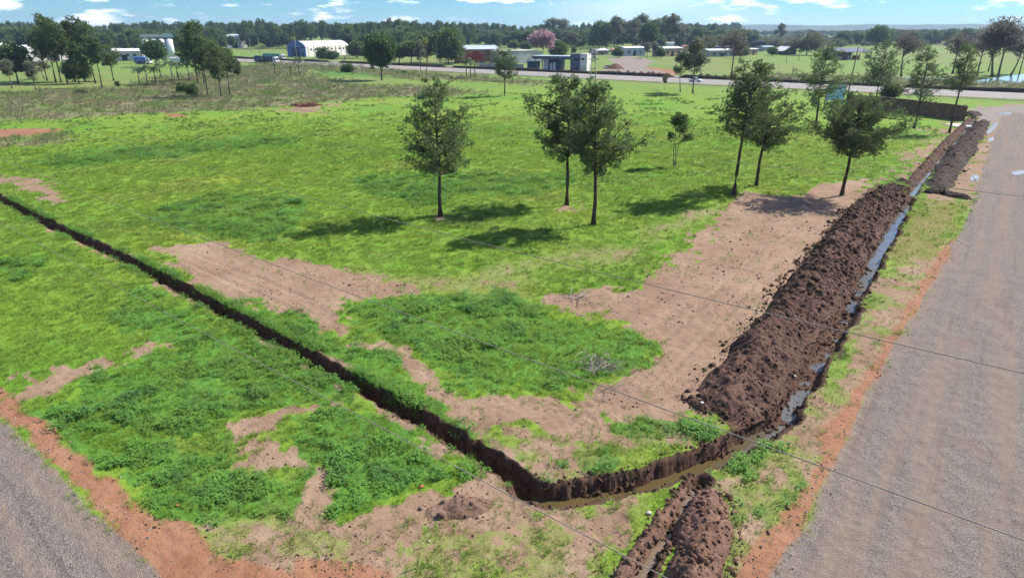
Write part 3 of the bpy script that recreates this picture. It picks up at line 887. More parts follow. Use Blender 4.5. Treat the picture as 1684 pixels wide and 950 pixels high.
# loose stones at the gravel roads' edges
E1 = np.vstack([ROAD_R[:12]]); E2 = np.vstack([ROAD_L[:6]]); ST = []
for Pd, cnt in ((E1, 2600), (E2, 1500)):
    Sd = np.concatenate([[0], np.cumsum(np.hypot(*np.diff(Pd, axis=0).T))]); sd_ = Sd[-1] * rng.random(cnt) ** 0.6 if Pd is E1 else Sd[-1] * rng.random(cnt)
    qx, qy = np.interp(sd_, Sd, Pd[:, 0]), np.interp(sd_, Sd, Pd[:, 1])
    ST.append(np.column_stack([qx, qy]) + rng.normal(0, 0.45, (cnt, 2)))
ST = np.vstack(ST); zr, _ = ground_z(ST[:, 0], ST[:, 1]); n = len(ST)
s = np.clip(rng.lognormal(-3.6, 0.45, n), 0.012, 0.07)
tag(scatter('loose_gravel', np.column_stack([ST, zr]), rng.uniform(0, 6.28, (n, 3)), np.column_stack([s, s * 0.85, s * 0.7]), clod_mesh('gravel_stone', paint('gravel_stones', (0.27, 0.235, 0.215), 0.9, 0.4, 9), 92)), 'loose grey stones spilled along the edges of the gravel roads', 'gravel', None, 'stuff')


# ---------------------------------------------------------------- tuft prototypes
def tuft_mesh(name, mat, n, h, spread, w, droop=0.35, seed=0, broad=False):
    r = np.random.default_rng(seed); V = []; T = []; tone = []
    for i in range(n):
        az = r.uniform(0, 6.283); rad = spread * math.sqrt(r.random()); L = h * r.uniform(0.55, 1.15)
        bx, by = rad * math.cos(az), rad * math.sin(az)
        ld = az + r.normal(0, 0.7); ln = r.uniform(0.15, 1.0) * droop * 1.6
        dx, dy = math.cos(ld), math.sin(ld); px, py = -dy, dx
        b = len(V); t = r.random()
        if broad:
            z0 = L * r.uniform(0.25, 0.95); ll = w * r.uniform(1.3, 2.4); tilt = r.uniform(-0.25, 0.7)
            cx, cy = bx + dx * 0.3 * w, by + dy * 0.3 * w
            V += [(cx, cy, z0), (cx + dx * ll * 0.5 + px * w * 0.5, cy + dy * ll * 0.5 + py * w * 0.5, z0 + ll * 0.5 * tilt + 0.02),
                  (cx + dx * ll, cy + dy * ll, z0 + ll * tilt * 0.6), (cx + dx * ll * 0.5 - px * w * 0.5, cy + dy * ll * 0.5 - py * w * 0.5, z0 + ll * 0.5 * tilt + 0.02)]
            T += [(b, b + 1, b + 2), (b, b + 2, b + 3)]; tone += [t] * 4
        else:
            m1 = 0.55
            V += [(bx + px * w / 2, by + py * w / 2, -0.02), (bx - px * w / 2, by - py * w / 2, -0.02),
                  (bx + dx * L * ln * 0.35 - px * w * 0.35, by + dy * L * ln * 0.35 - py * w * 0.35, L * m1), (bx + dx * L * ln * 0.35 + px * w * 0.35, by + dy * L * ln * 0.35 + py * w * 0.35, L * m1),
                  (bx + dx * L * ln, by + dy * L * ln, L * (1 - 0.3 * ln))]
            T += [(b, b + 1, b + 2), (b, b + 2, b + 3), (b + 3, b + 2, b + 4)]; tone += [t] * 5
    return mesh_np(name, np.array(V), np.array(T), mat, {'tone': np.array(tone)})


big = [(0.045, 0.35, 0.65, (0.245, 0.325, 0.038), 0.6), (0.33, 0.42, 0.68, (0.100, 0.235, 0.024), 0.45), (0.11, 0.50, 0.70, (0.200, 0.240, 0.070), 0.45)]
M_grass = leaf_mat('grass_blades', (0.136, 0.268, 0.030), (0.226, 0.352, 0.050), 0.4, posnoise=big, upn=0.75)
M_weed = leaf_mat('weed_leaves', (0.090, 0.235, 0.040), (0.200, 0.410, 0.075), 0.35, posnoise=[(0.5, 0.4, 0.7, (0.075, 0.165, 0.065), 0.7), (0.2, 0.45, 0.65, (0.165, 0.300, 0.050), 0.6)], upn=0.5)
M_rank = leaf_mat('rank_grass_blades', (0.110, 0.245, 0.024), (0.215, 0.380, 0.046), 0.4, posnoise=[(0.25, 0.45, 0.68, (0.190, 0.265, 0.050), 0.7)], upn=0.65)
M_straw = leaf_mat('dry_grass_blades', (0.170, 0.165, 0.085), (0.285, 0.245, 0.155), 0.35, posnoise=[(0.12, 0.40, 0.58, (0.115, 0.195, 0.040), 0.8)], upn=0.65)
M_tuss = leaf_mat('tussock_blades', (0.080, 0.170, 0.024), (0.160, 0.265, 0.040), 0.35, upn=0.5)
M_yell = leaf_mat('yellowing_grass_blades', (0.150, 0.190, 0.036), (0.285, 0.260, 0.100), 0.4, upn=0.6)


def sample(n, r0, r1, k, th=44):
    """points in the field, density falling as r**-k"""
    u = rng.random(n); e = 2 - k
    r = (r0 ** e + u * (r1 ** e - r0 ** e)) ** (1 / e) if abs(e) > 1e-6 else r0 * (r1 / r0) ** u
    t = np.radians(rng.uniform(-th, th, n))
    return r * np.sin(t), r * np.cos(t), r


def place(name, x, y, r, s, mesh, label, tilt=0.12, zoff=0.0, aniso=0.25):
    z, _ = ground_z(x, y); n = len(x)
    rot = np.column_stack([rng.normal(0, tilt, n), rng.normal(0, tilt, n), rng.uniform(0, 6.283, n)])
    scl = np.column_stack([s, s, s * rng.uniform(1 - aniso, 1 + aniso, n)])
    o = scatter(name, np.column_stack([x, y, z + zoff]), rot, scl, mesh)
    return tag(o, label, 'grass', None, 'stuff')


def keep(p, *arr):
    k = rng.random(len(p)) < p
    return [a[k] for a in arr]


x, y, r = sample(230000, 14, 170, 0.95)
m = masks(x, y)
free = (1 - m['road']) * (1 - m['red']) * (1 - m['soil']) * (1 - m['grey'])
clump = sst(0.30, 0.62, fbm(x * 1.3, y * 1.3, 71))
p = free * (1 - np.clip(m['bare'] * 1.05, 0, 1)) * (1 - 0.5 * m['lush']) * (0.25 + 0.75 * clump) * (1 - 0.6 * m['dry']) * (1 - 0.85 * m['sparse']) * (1 - sst(85, 165, r))
gx, gy, gr, gl = keep(p, x, y, r, m['lush'])
s = (0.8 + 0.5 * rng.random(len(gx))) * (0.75 + gr / 70)
place('short_grass', gx, gy, gr, s, tuft_mesh('grass_tuft', M_grass, 15, 0.10, 0.14, 0.016, 0.9, 1), 'short bright green grass covering the open field')

x, y, r = sample(150000, 14, 120, 1.1)
m = masks(x, y)
free = (1 - m['road']) * (1 - m['red']) * (1 - m['soil'])
p = free * m['lush'] ** 1.6 * (0.12 + 0.88 * sst(0.36, 0.60, fbm(x * 0.8, y * 0.8, 73))) * (1 - 0.9 * m['bare'])
gx, gy, gr = keep(p, x, y, r)
hgt = 0.28 + 0.95 * fbm(gx * 0.7, gy * 0.7, 75) ** 1.3
s = (0.75 + 0.5 * rng.random(len(gx))) * hgt * (0.85 + gr / 120)
q = rng.random(len(gx)) < np.clip(0.42 + 3.2 * (fbm(gx * 0.45, gy * 0.45, 77) - 0.5), 0.06, 0.85)
place('broad_leaved_weeds', gx[q], gy[q], gr[q], s[q], tuft_mesh('weed_clump', M_weed, 26, 0.30, 0.20, 0.075, 0.4, 3, True), 'dark green leafy weeds in the lush patches')
place('rank_grass', gx[~q], gy[~q], gr[~q], s[~q] * 0.9, tuft_mesh('rank_tuft', M_rank, 18, 0.21, 0.13, 0.016, 0.75, 5), 'tall bright green grass growing among the leafy weeds')

# scattered single tufts on bare and sparse soil
x, y, r = sample(90000, 14, 100, 1.2)
m = masks(x, y)
free = (1 - m['road']) ** 2 * (1 - m['soil']) * (1 - 0.93 * m['red'])
spot = sst(0.50, 0.66, fbm(x * 1.1, y * 1.1, 81))
p = free * np.clip(m['sparse'] * (0.15 + 0.85 * spot) + m['bare'] * 0.42 * sst(0.50, 0.70, fbm(x * 0.6, y * 0.6, 87)) + m['moss'] * 0.5, 0, 1)
gx, gy, gr = keep(p, x, y, r)
s = np.clip(rng.lognormal(-0.35, 0.45, len(gx)), 0.3, 2.2)
q = rng.random(len(gx)) < 0.45
place('scattered_tufts', gx[q], gy[q], gr[q], s[q], tuft_mesh('green_tuft', M_rank, 16, 0.15, 0.09, 0.013, 0.85, 7), 'scattered green grass tufts on the bare foreground soil')
place('yellow_tufts', gx[~q], gy[~q], gr[~q], s[~q], tuft_mesh('yellow_tuft', M_yell, 16, 0.09, 0.15, 0.014, 1.0, 9), 'scattered yellowing grass tufts on the bare soil')

# darker tussocks that break up the open field
x, y, r = sample(80000, 18, 200, 0.9)
m = masks(x, y)
p = (1 - m['road']) * (1 - m['red']) * (1 - m['soil']) * (1 - np.clip(1.3 * m['bare'], 0, 1)) * (1 - m['dry']) * (1 - m['grey']) * sst(0.48, 0.72, fbm(x * 0.25, y * 0.25, 89)) * 0.55
gx, gy, gr = keep(p, x, y, r)
place('field_tussocks', gx, gy, gr, (0.6 + 0.7 * rng.random(len(gx))) * (0.7 + gr / 110), tuft_mesh('tussock', M_tuss, 20, 0.20, 0.13, 0.020, 0.7, 17), 'darker grass tussocks dotted over the open field')

# growth hanging over the lips of the ditches
P = DITCH['left']['P']; S = np.concatenate([[0], np.cumsum(np.hypot(*np.diff(P, axis=0).T))])
n = 15000; sa = S[-1] * (1 - rng.random(n) ** 1.6 * 0.8)
bx = np.interp(sa, S, P[:, 0]); by = np.interp(sa, S, P[:, 1])
sg = np.where(rng.random(n) < 0.72, 1, -1)
off = sg * (0.50 + np.abs(rng.normal(0.05, 0.30, n)))
ang = math.atan2(D1[1], D1[0]); nx, ny = -math.sin(ang), math.cos(ang)
ex, ey = bx + nx * off, by + ny * off
mm = masks(ex, ey)
gap = sst(0.38, 0.55, fbm(sa * 0.35, sa * 0 + sg * 9, 83)) * (1 - 0.8 * mm['bare'] * (sg < 0)) * np.where((sg > 0) & (by < 33), np.where(by < 27.5, 0.1, 1.0), 1.0)
ex, ey, bb = keep(np.clip(gap, 0, 1), ex, ey, by)
rr = np.hypot(ex, ey)
q = rng.random(len(ex)) < 0.6
place('ditch_edge_weeds', ex[q], ey[q], rr[q], 0.5 + 0.7 * rng.random(q.sum()), tuft_mesh('edge_weed', M_weed, 22, 0.28, 0.16, 0.06, 0.4, 11, True), 'leafy weeds hanging over the edge of the long ditch')
place('ditch_edge_grass', ex[~q], ey[~q], rr[~q], 0.6 + 0.8 * rng.random((~q).sum()), tuft_mesh('edge_tuft', M_rank, 16, 0.24, 0.10, 0.015, 0.9, 13), 'long grass along the edge of the long ditch')

# rough brownish grass in the far left field and along the highway
x, y, r = sample(120000, 60, 420, 1.0, 42)
m = masks(x, y)
p = m['dry'] * (0.2 + 0.8 * sst(0.35, 0.6, fbm(x * 0.35, y * 0.35, 85)))
gx, gy, gr = keep(p, x, y, r)
s = (0.7 + 0.8 * rng.random(len(gx))) * (0.6 + gr / 320)
place('rough_dry_grass', gx, gy, gr, s, tuft_mesh('dry_tuft', M_straw, 14, 0.55, 0.42, 0.05, 0.6, 15), 'rough tan and grey green grass in the far left field')

# ================================================================ TREES
def bark_mat(name, c0, c1):
    m, nt, b = new_mat(name); k = NT(nt)
    t = nt.nodes.new('ShaderNodeTexCoord'); mp_ = nt.nodes.new('ShaderNodeMapping'); mp_.inputs['Scale'].default_value = (6, 6, 1.2)
    nt.links.new(t.outputs['Object'], mp_.inputs[0])
    n = k.noise(2.5, 5, 0.65, mp_.outputs[0])
    nt.links.new(k.mix(k.ramp(n, 0.35, 0.65), c0, c1), b.inputs['Base Color'])
    b.inputs['Roughness'].default_value = 0.95; b.inputs['Specular IOR Level'].default_value = 0.1
    k.bump(n, 0.8, 0.05, b.inputs['Normal'])
    return m


M_bark = bark_mat('pine_bark', (0.035, 0.027, 0.022), (0.105, 0.078, 0.060))
M_bark_pale = bark_mat('pale_bark', (0.12, 0.10, 0.085), (0.28, 0.25, 0.21))
M_bark_grey = bark_mat('grey_bark', (0.06, 0.052, 0.045), (0.15, 0.13, 0.11))
M_pine = leaf_mat('pine_needles', (0.046, 0.084, 0.030), (0.235, 0.320, 0.125), 0.4, upn=0.25)
M_pine_far = leaf_mat('far_pine_needles', (0.060, 0.108, 0.040), (0.165, 0.230, 0.085), 0.38, upn=0.3)
M_dark = leaf_mat('dark_leaves', (0.045, 0.088, 0.028), (0.125, 0.190, 0.055), 0.4, upn=0.3)
M_mid = leaf_mat('green_leaves', (0.065, 0.11, 0.034), (0.15, 0.21, 0.064), 0.42, upn=0.3)
M_lime = leaf_mat('yellow_green_leaves', (0.11, 0.155, 0.024), (0.25, 0.285, 0.042), 0.42, upn=0.3)
M_euc = leaf_mat('grey_green_leaves', (0.095, 0.118, 0.078), (0.205, 0.222, 0.145), 0.42, upn=0.3)
M_brown = leaf_mat('brownish_leaves', (0.095, 0.085, 0.065), (0.175, 0.155, 0.115), 0.42, upn=0.3)
M_pink = leaf_mat('pink_blossom', (0.34, 0.20, 0.23), (0.50, 0.34, 0.37), 0.42, upn=0.3)
M_palm = leaf_mat('palm_fronds', (0.06, 0.105, 0.046), (0.15, 0.205, 0.095), 0.4, upn=0.2)
M_olive = leaf_mat('olive_scrub_leaves', (0.085, 0.105, 0.05), (0.165, 0.175, 0.085), 0.4, upn=0.3)


def foliage(Cn, Dn, k, ln, w, spread, r, diamond=False, tone=None, mode='cone'):
    """leaves on cluster points: needles are slim triangles, leaves are diamonds"""
    N = len(Cn); Cc = np.repeat(Cn, k, 0); Dd = np.repeat(Dn, k, 0); n = N * k
    rv = r.normal(0, 1, (n, 3)); rv /= np.linalg.norm(rv, axis=1)[:, None]
    d = Dd + rv * spread; d /= np.linalg.norm(d, axis=1)[:, None] + 1e-9
    a = np.cross(d, r.normal(0, 1, (n, 3))); a /= np.linalg.norm(a, axis=1)[:, None] + 1e-9
    L = (ln * r.uniform(0.65, 1.2, n))[:, None]; W = (w * r.uniform(0.7, 1.2, n))[:, None]
    tn = np.repeat(tone if tone is not None else r.random(N), k) * 0.75 + 0.25 * r.random(n)
    if diamond:
        o = Cc + rv * (ln * 0.9 * r.random(n) ** 0.5)[:, None]
        V = np.stack([o, o + d * L * 0.5 + a * W, o + d * L, o + d * L * 0.5 - a * W], 1).reshape(-1, 3)
        b = np.arange(n) * 4
        T = np.column_stack([b, b + 1, b + 2, b + 3]); tone_v = np.repeat(tn, 4)
    else:
        V = np.stack([Cc + a * W * 0.5, Cc - a * W * 0.5, Cc + d * L], 1).reshape(-1, 3)
        b = np.arange(n) * 3
        T = np.column_stack([b, b + 1, b + 2]); tone_v = np.repeat(tn, 3)
    return V, T, tone_v


def bez(a, b, c, n):
    t = np.linspace(0, 1, n)[:, None]
    return (1 - t) ** 2 * a + 2 * t * (1 - t) * b + t * t * c


def make_pine(name, H, base_h, RL, RR, prof, seed, limbs=78, dens=1.0, needle=0.25, width=0.034, kneedle=24, bend=0.25, trunk_r=0.2, step=0.17, mats=None, lower_stubs=3, pad=1.0):
    """meshes (trunk with limbs, crown of needle brushes); RL/RR are the crown's reach to the left and right"""
    r = np.random.default_rng(seed)
    mb = MB()
    nt_ = 12; zz = np.linspace(-0.15, H * 0.97, nt_)
    wob = np.cumsum(r.normal(0, 0.085 * bend * 4, (nt_, 2)), 0); wob -= wob[0]
    wob *= np.linspace(0, 1, nt_)[:, None] ** 0.7
    tr = trunk_r * (1 - 0.85 * np.linspace(0, 1, nt_) ** 1.15); tr[0] *= 1.45
    tp = np.column_stack([wob, zz])
    mb.tube([tuple(q) for q in tp], list(tr), 9)

    def trunk_at(z):
        return np.array([np.interp(z, zz, wob[:, 0]), np.interp(z, zz, wob[:, 1]), z])
    cl, di, tn = [], [], []
    ga = r.uniform(0, 6.28)
    lumps = r.uniform(0.55, 1.18, 24)
    for i in range(limbs):
        t = (i + r.random()) / limbs
        az = ga + i * 2.39996 + r.normal(0, 0.35)
        reach = RR if math.cos(az) > 0 else RL
        reach = abs(math.cos(az)) * reach + (1 - abs(math.cos(az))) * (RL + RR) / 2
        rad = reach * np.interp(t, *prof) * lumps[int((az % 6.2832) / 6.2832 * 6) + 6 * min(3, int(t * 4))] * (0.45 + 0.6 * r.random() ** 0.6)
        ze = base_h + (H - base_h) * np.clip(0.03 + 0.97 * t + r.normal(0, 0.035), 0, 1.0)
        ang = R(4 + 34 * t + r.normal(0, 12))
        zs = min(max(ze - rad * math.tan(ang) - 0.1, base_h * 0.93), H * 0.96)
        A = trunk_at(zs); E_ = trunk_at(min(ze, H)) * [1, 1, 0] + np.array([rad * math.cos(az), rad * math.sin(az), ze + 0.06 * rad])
        Mid = (A + E_) / 2 + np.array([0, 0, -0.10 * rad]) + r.normal(0, 0.08 * rad, 3)
        n = 6; lp = bez(A, Mid, E_, n)
        mb.tube([tuple(q) for q in lp], list(np.linspace(0.042 * (0.5 + rad / 4) * (trunk_r / 0.17), 0.010, n)), 5, cap=False)
        out = np.array([math.cos(az), math.sin(az), 0.25])
        tone = r.random()
        nb = max(1, int(round((1.1 + rad * 0.95))))
        fine = bez(A, Mid, E_, 21)
        for j in range(nb):
            s = 1.0 - 0.66 * (j + 0.5 * r.random()) / max(1, nb)
            q = fine[int(s * 20)]
            pr = r.uniform(0.34, 0.58) * pad * (0.75 + 0.12 * rad)
            pc = q + np.array([0, 0, 0.10]) + r.normal(0, 0.16, 3) * pad
            pt = np.clip(tone * 0.4 + 0.6 * r.random(), 0, 1)
            for k in range(max(3, int(r.uniform(9, 14) * dens))):
                w_ = r.normal(0, 1, 3); w_ /= np.linalg.norm(w_); w_ *= r.random() ** 0.45 * pr * np.array([1.1, 1.1, 0.88])
                c = pc + w_
                if k % 3 == 0: mb.tube([tuple(q), tuple(c)], [0.012, 0.005], 3, cap=False)
                d = w_ / pr * 0.7 + out * 0.45 + np.array([0, 0, 0.45])
                cl.append(c); di.append(d / (np.linalg.norm(d) + 1e-6)); tn.append(np.clip(pt * 0.7 + 0.3 * r.random(), 0, 1))
        cl.append(E_); di.append(out); tn.append(tone)
    for k in range(lower_stubs):
        z = base_h * r.uniform(0.55, 0.92); az = r.uniform(0, 6.28); L = r.uniform(0.3, 1.1)
        A = trunk_at(z); mb.tube([tuple(A), tuple(A + [L * math.cos(az), L * math.sin(az), r.uniform(-0.1, 0.25) * L])], [0.022, 0.008], 4, cap=False)
    bm_, nm_ = mats or (M_bark, M_pine)
    V, T, tv = foliage(np.array(cl), np.array(di), kneedle, needle, width, 1.25, r, False, np.array(tn))
    return mb.mesh(name + '_trunk', bm_, True), mesh_np(name + '_crown', V, T, nm_, {'tone': tv})


def make_broad(name, H, base_h, lobes, seed, mats, n=260, k=14, leaf=0.45, width=0.16, trunk_r=0.2, limbs=16, spread=1.1, stems=1, cl_r=0.55, lean=(0, 0), bend=0.12, gap=0.36):
    """broadleaved tree; lobes = (cx, cy, cz, rx, ry, rz) ellipsoids in metres"""
    r = np.random.default_rng(seed); mb = MB()
    tops = []
    for s in range(stems):
        o = np.array([0, 0, -0.15]) + (np.append(r.normal(0, 0.25, 2), 0) if stems > 1 else 0)
        top = np.array([lean[0] * H, lean[1] * H, H * 0.72]) + np.append(r.normal(0, bend * H * (0.5 if stems > 1 else 0.25), 2), 0)
        mid = (o + top) / 2 + np.append(r.normal(0, bend * H * 0.3, 2), 0)
        tp = bez(o, mid, top, 8)
        rr = trunk_r / math.sqrt(stems) * (1 - 0.8 * np.linspace(0, 1, 8)); rr[0] *= 1.35
        mb.tube([tuple(q) for q in tp], list(rr), 7); tops.append(tp)
    vol = np.array([l[3] * l[4] * l[5] for l in lobes]); pr = vol ** 0.75; pr = pr / pr.sum()
    Cn = []
    for i in range(n):
        l = lobes[r.choice(len(lobes), p=pr)]
        d = r.normal(0, 1, 3); d /= np.linalg.norm(d); q = r.random() ** 0.42
        Cn.append([l[0] + d[0] * q * l[3], l[1] + d[1] * q * l[4], l[2] + d[2] * q * l[5]])
    Cn = np.array(Cn)
    lum = fbm(Cn[:, 0] * 0.9 + Cn[:, 2], Cn[:, 1] * 0.9 + Cn[:, 2] * 0.6, seed)
    Cn = Cn[lum > gap]
    for i in range(limbs):
        E_ = Cn[r.integers(len(Cn))]; tp = tops[r.integers(stems)]
        zi = np.clip(E_[2] - np.hypot(*(E_[:2] - tp[-1, :2])) * 0.8, base_h * 0.9, H * 0.7)
        A = np.array([np.interp(zi, tp[:, 2], tp[:, 0]), np.interp(zi, tp[:, 2], tp[:, 1]), zi])
        lp = bez(A, (A + E_) / 2 + np.array([0, 0, -0.06 * H * r.random()]), E_, 5)
        mb.tube([tuple(q) for q in lp], list(np.linspace(trunk_r * 0.33, 0.02, 5)), 5, cap=False)
    cen = Cn.mean(0); D = Cn - cen; D /= np.linalg.norm(D, axis=1)[:, None] + 1e-6; D[:, 2] += 0.3
    jit = np.repeat(Cn, 3, 0) + r.normal(0, cl_r * 0.5, (len(Cn) * 3, 3))
    V, T, tv = foliage(jit, np.repeat(D, 3, 0), max(2, k // 3), leaf, width, spread, r, True, np.repeat(np.clip(fbm(Cn[:, 0] * 0.7, Cn[:, 2] * 0.7, seed + 3) * 1.3 - 0.15, 0, 1), 3))
    return mb.mesh(name + '_trunk', mats[0], True), mesh_np(name + '_crown', V, T, mats[1], {'tone': tv})


def make_palm(name, H, n, fl, seed, mats):
    r = np.random.default_rng(seed); mb = MB()
    tp = [(r.normal(0, 0.05) * i / 5, r.normal(0, 0.05) * i / 5, -0.1 + (H - 0.3) * i / 5) for i in range(6)]
    mb.tube(tp, [0.26, 0.2, 0.18, 0.17, 0.17, 0.2], 8)
    V = []; T = []; tone = []; top = np.array(tp[-1])
    for i in range(n):
        az = i * 2.39996 + r.normal(0, 0.2); up = r.uniform(-0.35, 1.1); L = fl * r.uniform(0.8, 1.15); o = np.array([math.cos(az), math.sin(az), 0]); t0 = r.random()
        q = bez(top, top + o * L * 0.45 + np.array([0, 0, L * (0.35 + 0.45 * up)]), top + o * L * 0.95 + np.array([0, 0, L * (0.5 * up - 0.35)]), 9)
        sidev = np.array([-o[1], o[0], 0])
        for j in range(1, 9):
            d = q[j] - q[j - 1]
            for s in (-1, 1):
                for h in (0, 0.5):
                    p0 = q[j - 1] + d * h; ll = L * 0.30 * math.sin(math.pi * (0.15 + 0.8 * j / 9)); b = len(V)
                    tip = p0 + sidev * s * ll + d * 0.8 + np.array([0, 0, -0.25 * ll])
                    V += [p0, p0 + d * 0.5, tip]; T.append((b, b + 1, b + 2)); tone += [t0] * 3
    return mb.mesh(name + '_trunk', mats[0], True), mesh_np(name + '_crown', np.array(V), np.array(T), mats[1], {'tone': np.array(tone)})


def make_bare(name, H, seed, mat, spread=0.5):
    r = np.random.default_rng(seed); mb = MB()

    def grow(a, d, L, rad, lvl):
        e = a + d * L
        mb.tube([tuple(a), tuple((a + e) / 2 + r.normal(0, 0.04 * L, 3)), tuple(e)], [rad, rad * 0.8, rad * 0.6], 5 if lvl < 2 else 3, cap=False)
        if lvl < 4:
            for k in range(3 if lvl < 3 else 2):
                nd = d + r.normal(0, spread, 3) + np.array([0, 0, 0.12]); nd /= np.linalg.norm(nd)
                grow(a + (e - a) * r.uniform(0.6, 1), nd, L * r.uniform(0.55, 0.8), rad * 0.55, lvl + 1)
    grow(np.array([0, 0, -0.1]), np.array([0, 0, 1.0]), H * 0.32, 0.09 * H / 5, 0)
    return mb.mesh(name + '_trunk', mat, True)


def plant(kind, meshes, loc, label, cat='tree', group=None, scale=(1, 1, 1), rz=0, cname='crown'):
    t = thing(kind, (loc[0], loc[1], gz(*loc) if math.hypot(*loc) < 400 else 0), rz, label, cat, group)
    t.scale = scale
    if meshes[0]: obj('trunk', meshes[0], t)
    if len(meshes) > 1 and meshes[1]: obj(cname, meshes[1], t)
    return t


P_TALL = ([0, 0.15, 0.35, 0.6, 0.8, 1.0], [0.55, 0.85, 1.0, 0.85, 0.6, 0.22])
P_DOME = ([0, 0.2, 0.45, 0.7, 0.9, 1.0], [0.6, 0.95, 1.0, 0.9, 0.62, 0.35])
P_TOP = ([0, 0.2, 0.5, 0.75, 1.0], [0.75, 0.8, 1.0, 0.85, 0.35])


def near_pine(u, vb, vt, vcb, ul, ur, prof, seed, label, **kw):
    x, y = G(u, vb); k = ppm(y, 5)
    H = height_for(u, vb, vt); bh = height_for(u, vb, vcb)
    uc = u + (842 - u) * (-(vb - (vt + vcb) / 2) / 3100)       # where an upright trunk stands at crown height
    m = make_pine('pine_tree', H, bh, max(0.9, 1.1 * (uc - ul) / k), max(0.9, 1.1 * (ur - uc) / k), prof, seed, **kw)
    plant('pine_tree', m, (x, y), label, group='tall pines standing in the field')
    return m


PM = []
PM.append(near_pine(724, 357, 135, 290, 655, 784, P_TALL, 101, 'slender pine alone at the left, nearest the middle of the green field', dens=0.95))
PM.append(near_pine(932, 337, 127, 258, 858, 985, P_TOP, 102, 'pine with a forked lower limb, left and behind of the close pair', limbs=84))
PM.append(near_pine(976, 371, 138, 285, 928, 1066, P_TALL, 103, 'pine whose trunk stands closest to the camera, right one of the close pair', limbs=84))
PM.append(near_pine(1207, 321, 103, 222, 1162, 1268, P_DOME, 104, 'tallest pine at the edge of the bare soil, left of the pair there', limbs=80))
PM.append(near_pine(1243, 307, 148, 245, 1222, 1322, P_DOME, 105, 'pine with crown swept right, tucked behind the tallest pine', limbs=64, dens=0.9))
PM.append(near_pine(1384, 322, 158, 252, 1340, 1478, P_DOME, 106, 'broad low crowned pine beside the head of the brown earth ridge', limbs=84, dens=1.1))
PM.append(near_pine(1341, 210, 73, 180, 1298, 1402, P_TALL, 107, 'pine in front of the blue billboard', limbs=62, dens=0.8, needle=0.31, width=0.046, kneedle=18, pad=1.25))
PM.append(near_pine(1503, 211, 76, 165, 1484, 1562, P_TALL, 108, 'pine in front of the middle of the dark boundary wall', limbs=58, dens=0.75, needle=0.31, width=0.046, kneedle=18, pad=1.25))
PM.append(near_pine(1561, 218, 74, 150, 1560, 1612, P_TALL, 109, 'thin pine in front of the right end of the dark boundary wall', limbs=54, dens=0.75, needle=0.31, width=0.046, kneedle=18, pad=1.25))
PM.append(near_pine(1440, 166, 68, 140, 1406, 1484, P_TALL, 110, 'pine just behind the left end of the dark boundary wall', limbs=54, dens=0.8, needle=0.38, width=0.06, kneedle=15, pad=1.4))
PM.append(near_pine(830, 158, 82, 128, 802, 856, P_DOME, 111, 'small pine on its own between field and highway', limbs=50, dens=0.8, needle=0.38, width=0.06, kneedle=15, pad=1.4))

# sapling with round leafy heads
x, y = G(1110, 274); H = height_for(1110, 274, 186); k = ppm(y, 3)
plant('young_tree', make_broad('young_tree', H, H * 0.45, [(0.1, 0, H * 0.86, 1.0, 0.9, 0.7), (-1.1, 0, H * 0.58, 0.55, 0.5, 0.45), (1.3, 0.1, H * 0.56, 0.8, 0.6, 0.45), (0.7, 0, H * 0.7, 0.7, 0.7, 0.5)], 120, (M_bark_grey, M_dark), n=120, k=18, leaf=0.26, width=0.10, trunk_r=0.1, stems=3, limbs=10, cl_r=0.35),
      (x, y), 'young leafy tree with thin bare stems between the pines', 'tree')

# prototypes for trees farther away (crown sizes in metres)
def far_pine(name, seed, H=17, w=3.2, bh=0.42, limbs=40, prof=P_DOME):
    return make_pine(name, H, H * bh, w, w, prof, seed, limbs=limbs, dens=0.6, needle=0.70, width=0.17, kneedle=11, trunk_r=0.2, pad=2.0, mats=(M_bark, M_pine_far), lower_stubs=2)


FP = [far_pine('far_pine', 201), far_pine('far_pine', 202, w=3.8, bh=0.36), far_pine('far_pine', 203, w=2.8, bh=0.5, prof=P_TALL)]
BD = make_broad('round_tree', 10, 3.0, [(0, 0, 6.6, 3.3, 3.3, 3.2), (1.1, 0.4, 5.4, 2.6, 2.6, 2.0), (-1, -0.4, 5.8, 2.5, 2.4, 2.2)], 210, (M_bark, M_dark), n=420, k=24, leaf=0.6, width=0.24, cl_r=0.8)
BM = make_broad('broad_tree', 10, 2.0, [(0, 0, 6, 3.6, 3.4, 3.4), (2, 0.5, 4.4, 2.6, 2.6, 2.2), (-2, 0.2, 4.6, 2.8, 2.4, 2.4)], 211, (M_bark_grey, M_mid), n=430, k=24, leaf=0.65, width=0.25, cl_r=0.9)
BL = make_broad('lime_tree', 10, 2.0, [(0, 0, 6, 3.8, 3.4, 3.2), (2.4, 0.5, 4.6, 2.6, 2.6, 2.2), (-2.4, 0.2, 4.8, 2.8, 2.4, 2.4)], 212, (M_bark_grey, M_lime), n=300, k=18, leaf=0.6, width=0.22, cl_r=0.9)
EU = [make_broad('gum_tree', 14, 4.5, [(0, 0, 11.6, 1.9, 1.8, 2.2), (1.3, 0.3, 8.6, 1.6, 1.6, 1.6), (-1.4, 0, 9.2, 1.6, 1.5, 1.7), (0.2, 0, 6.6, 1.5, 1.4, 1.4)], 213, (M_bark_grey, M_euc), n=420, k=15, leaf=0.5, width=0.15, cl_r=0.55, trunk_r=0.2, gap=0.47),
      make_broad('gum_tree', 14, 3.5, [(0.3, 0, 11.4, 2.3, 2.2, 2.0), (-1.8, 0.3, 9.2, 1.8, 1.6, 1.5), (1.6, 0, 7.4, 1.7, 1.5, 1.6)], 214, (M_bark_grey, M_euc), n=400, k=15, leaf=0.5, width=0.15, cl_r=0.55, trunk_r=0.2, gap=0.47)]
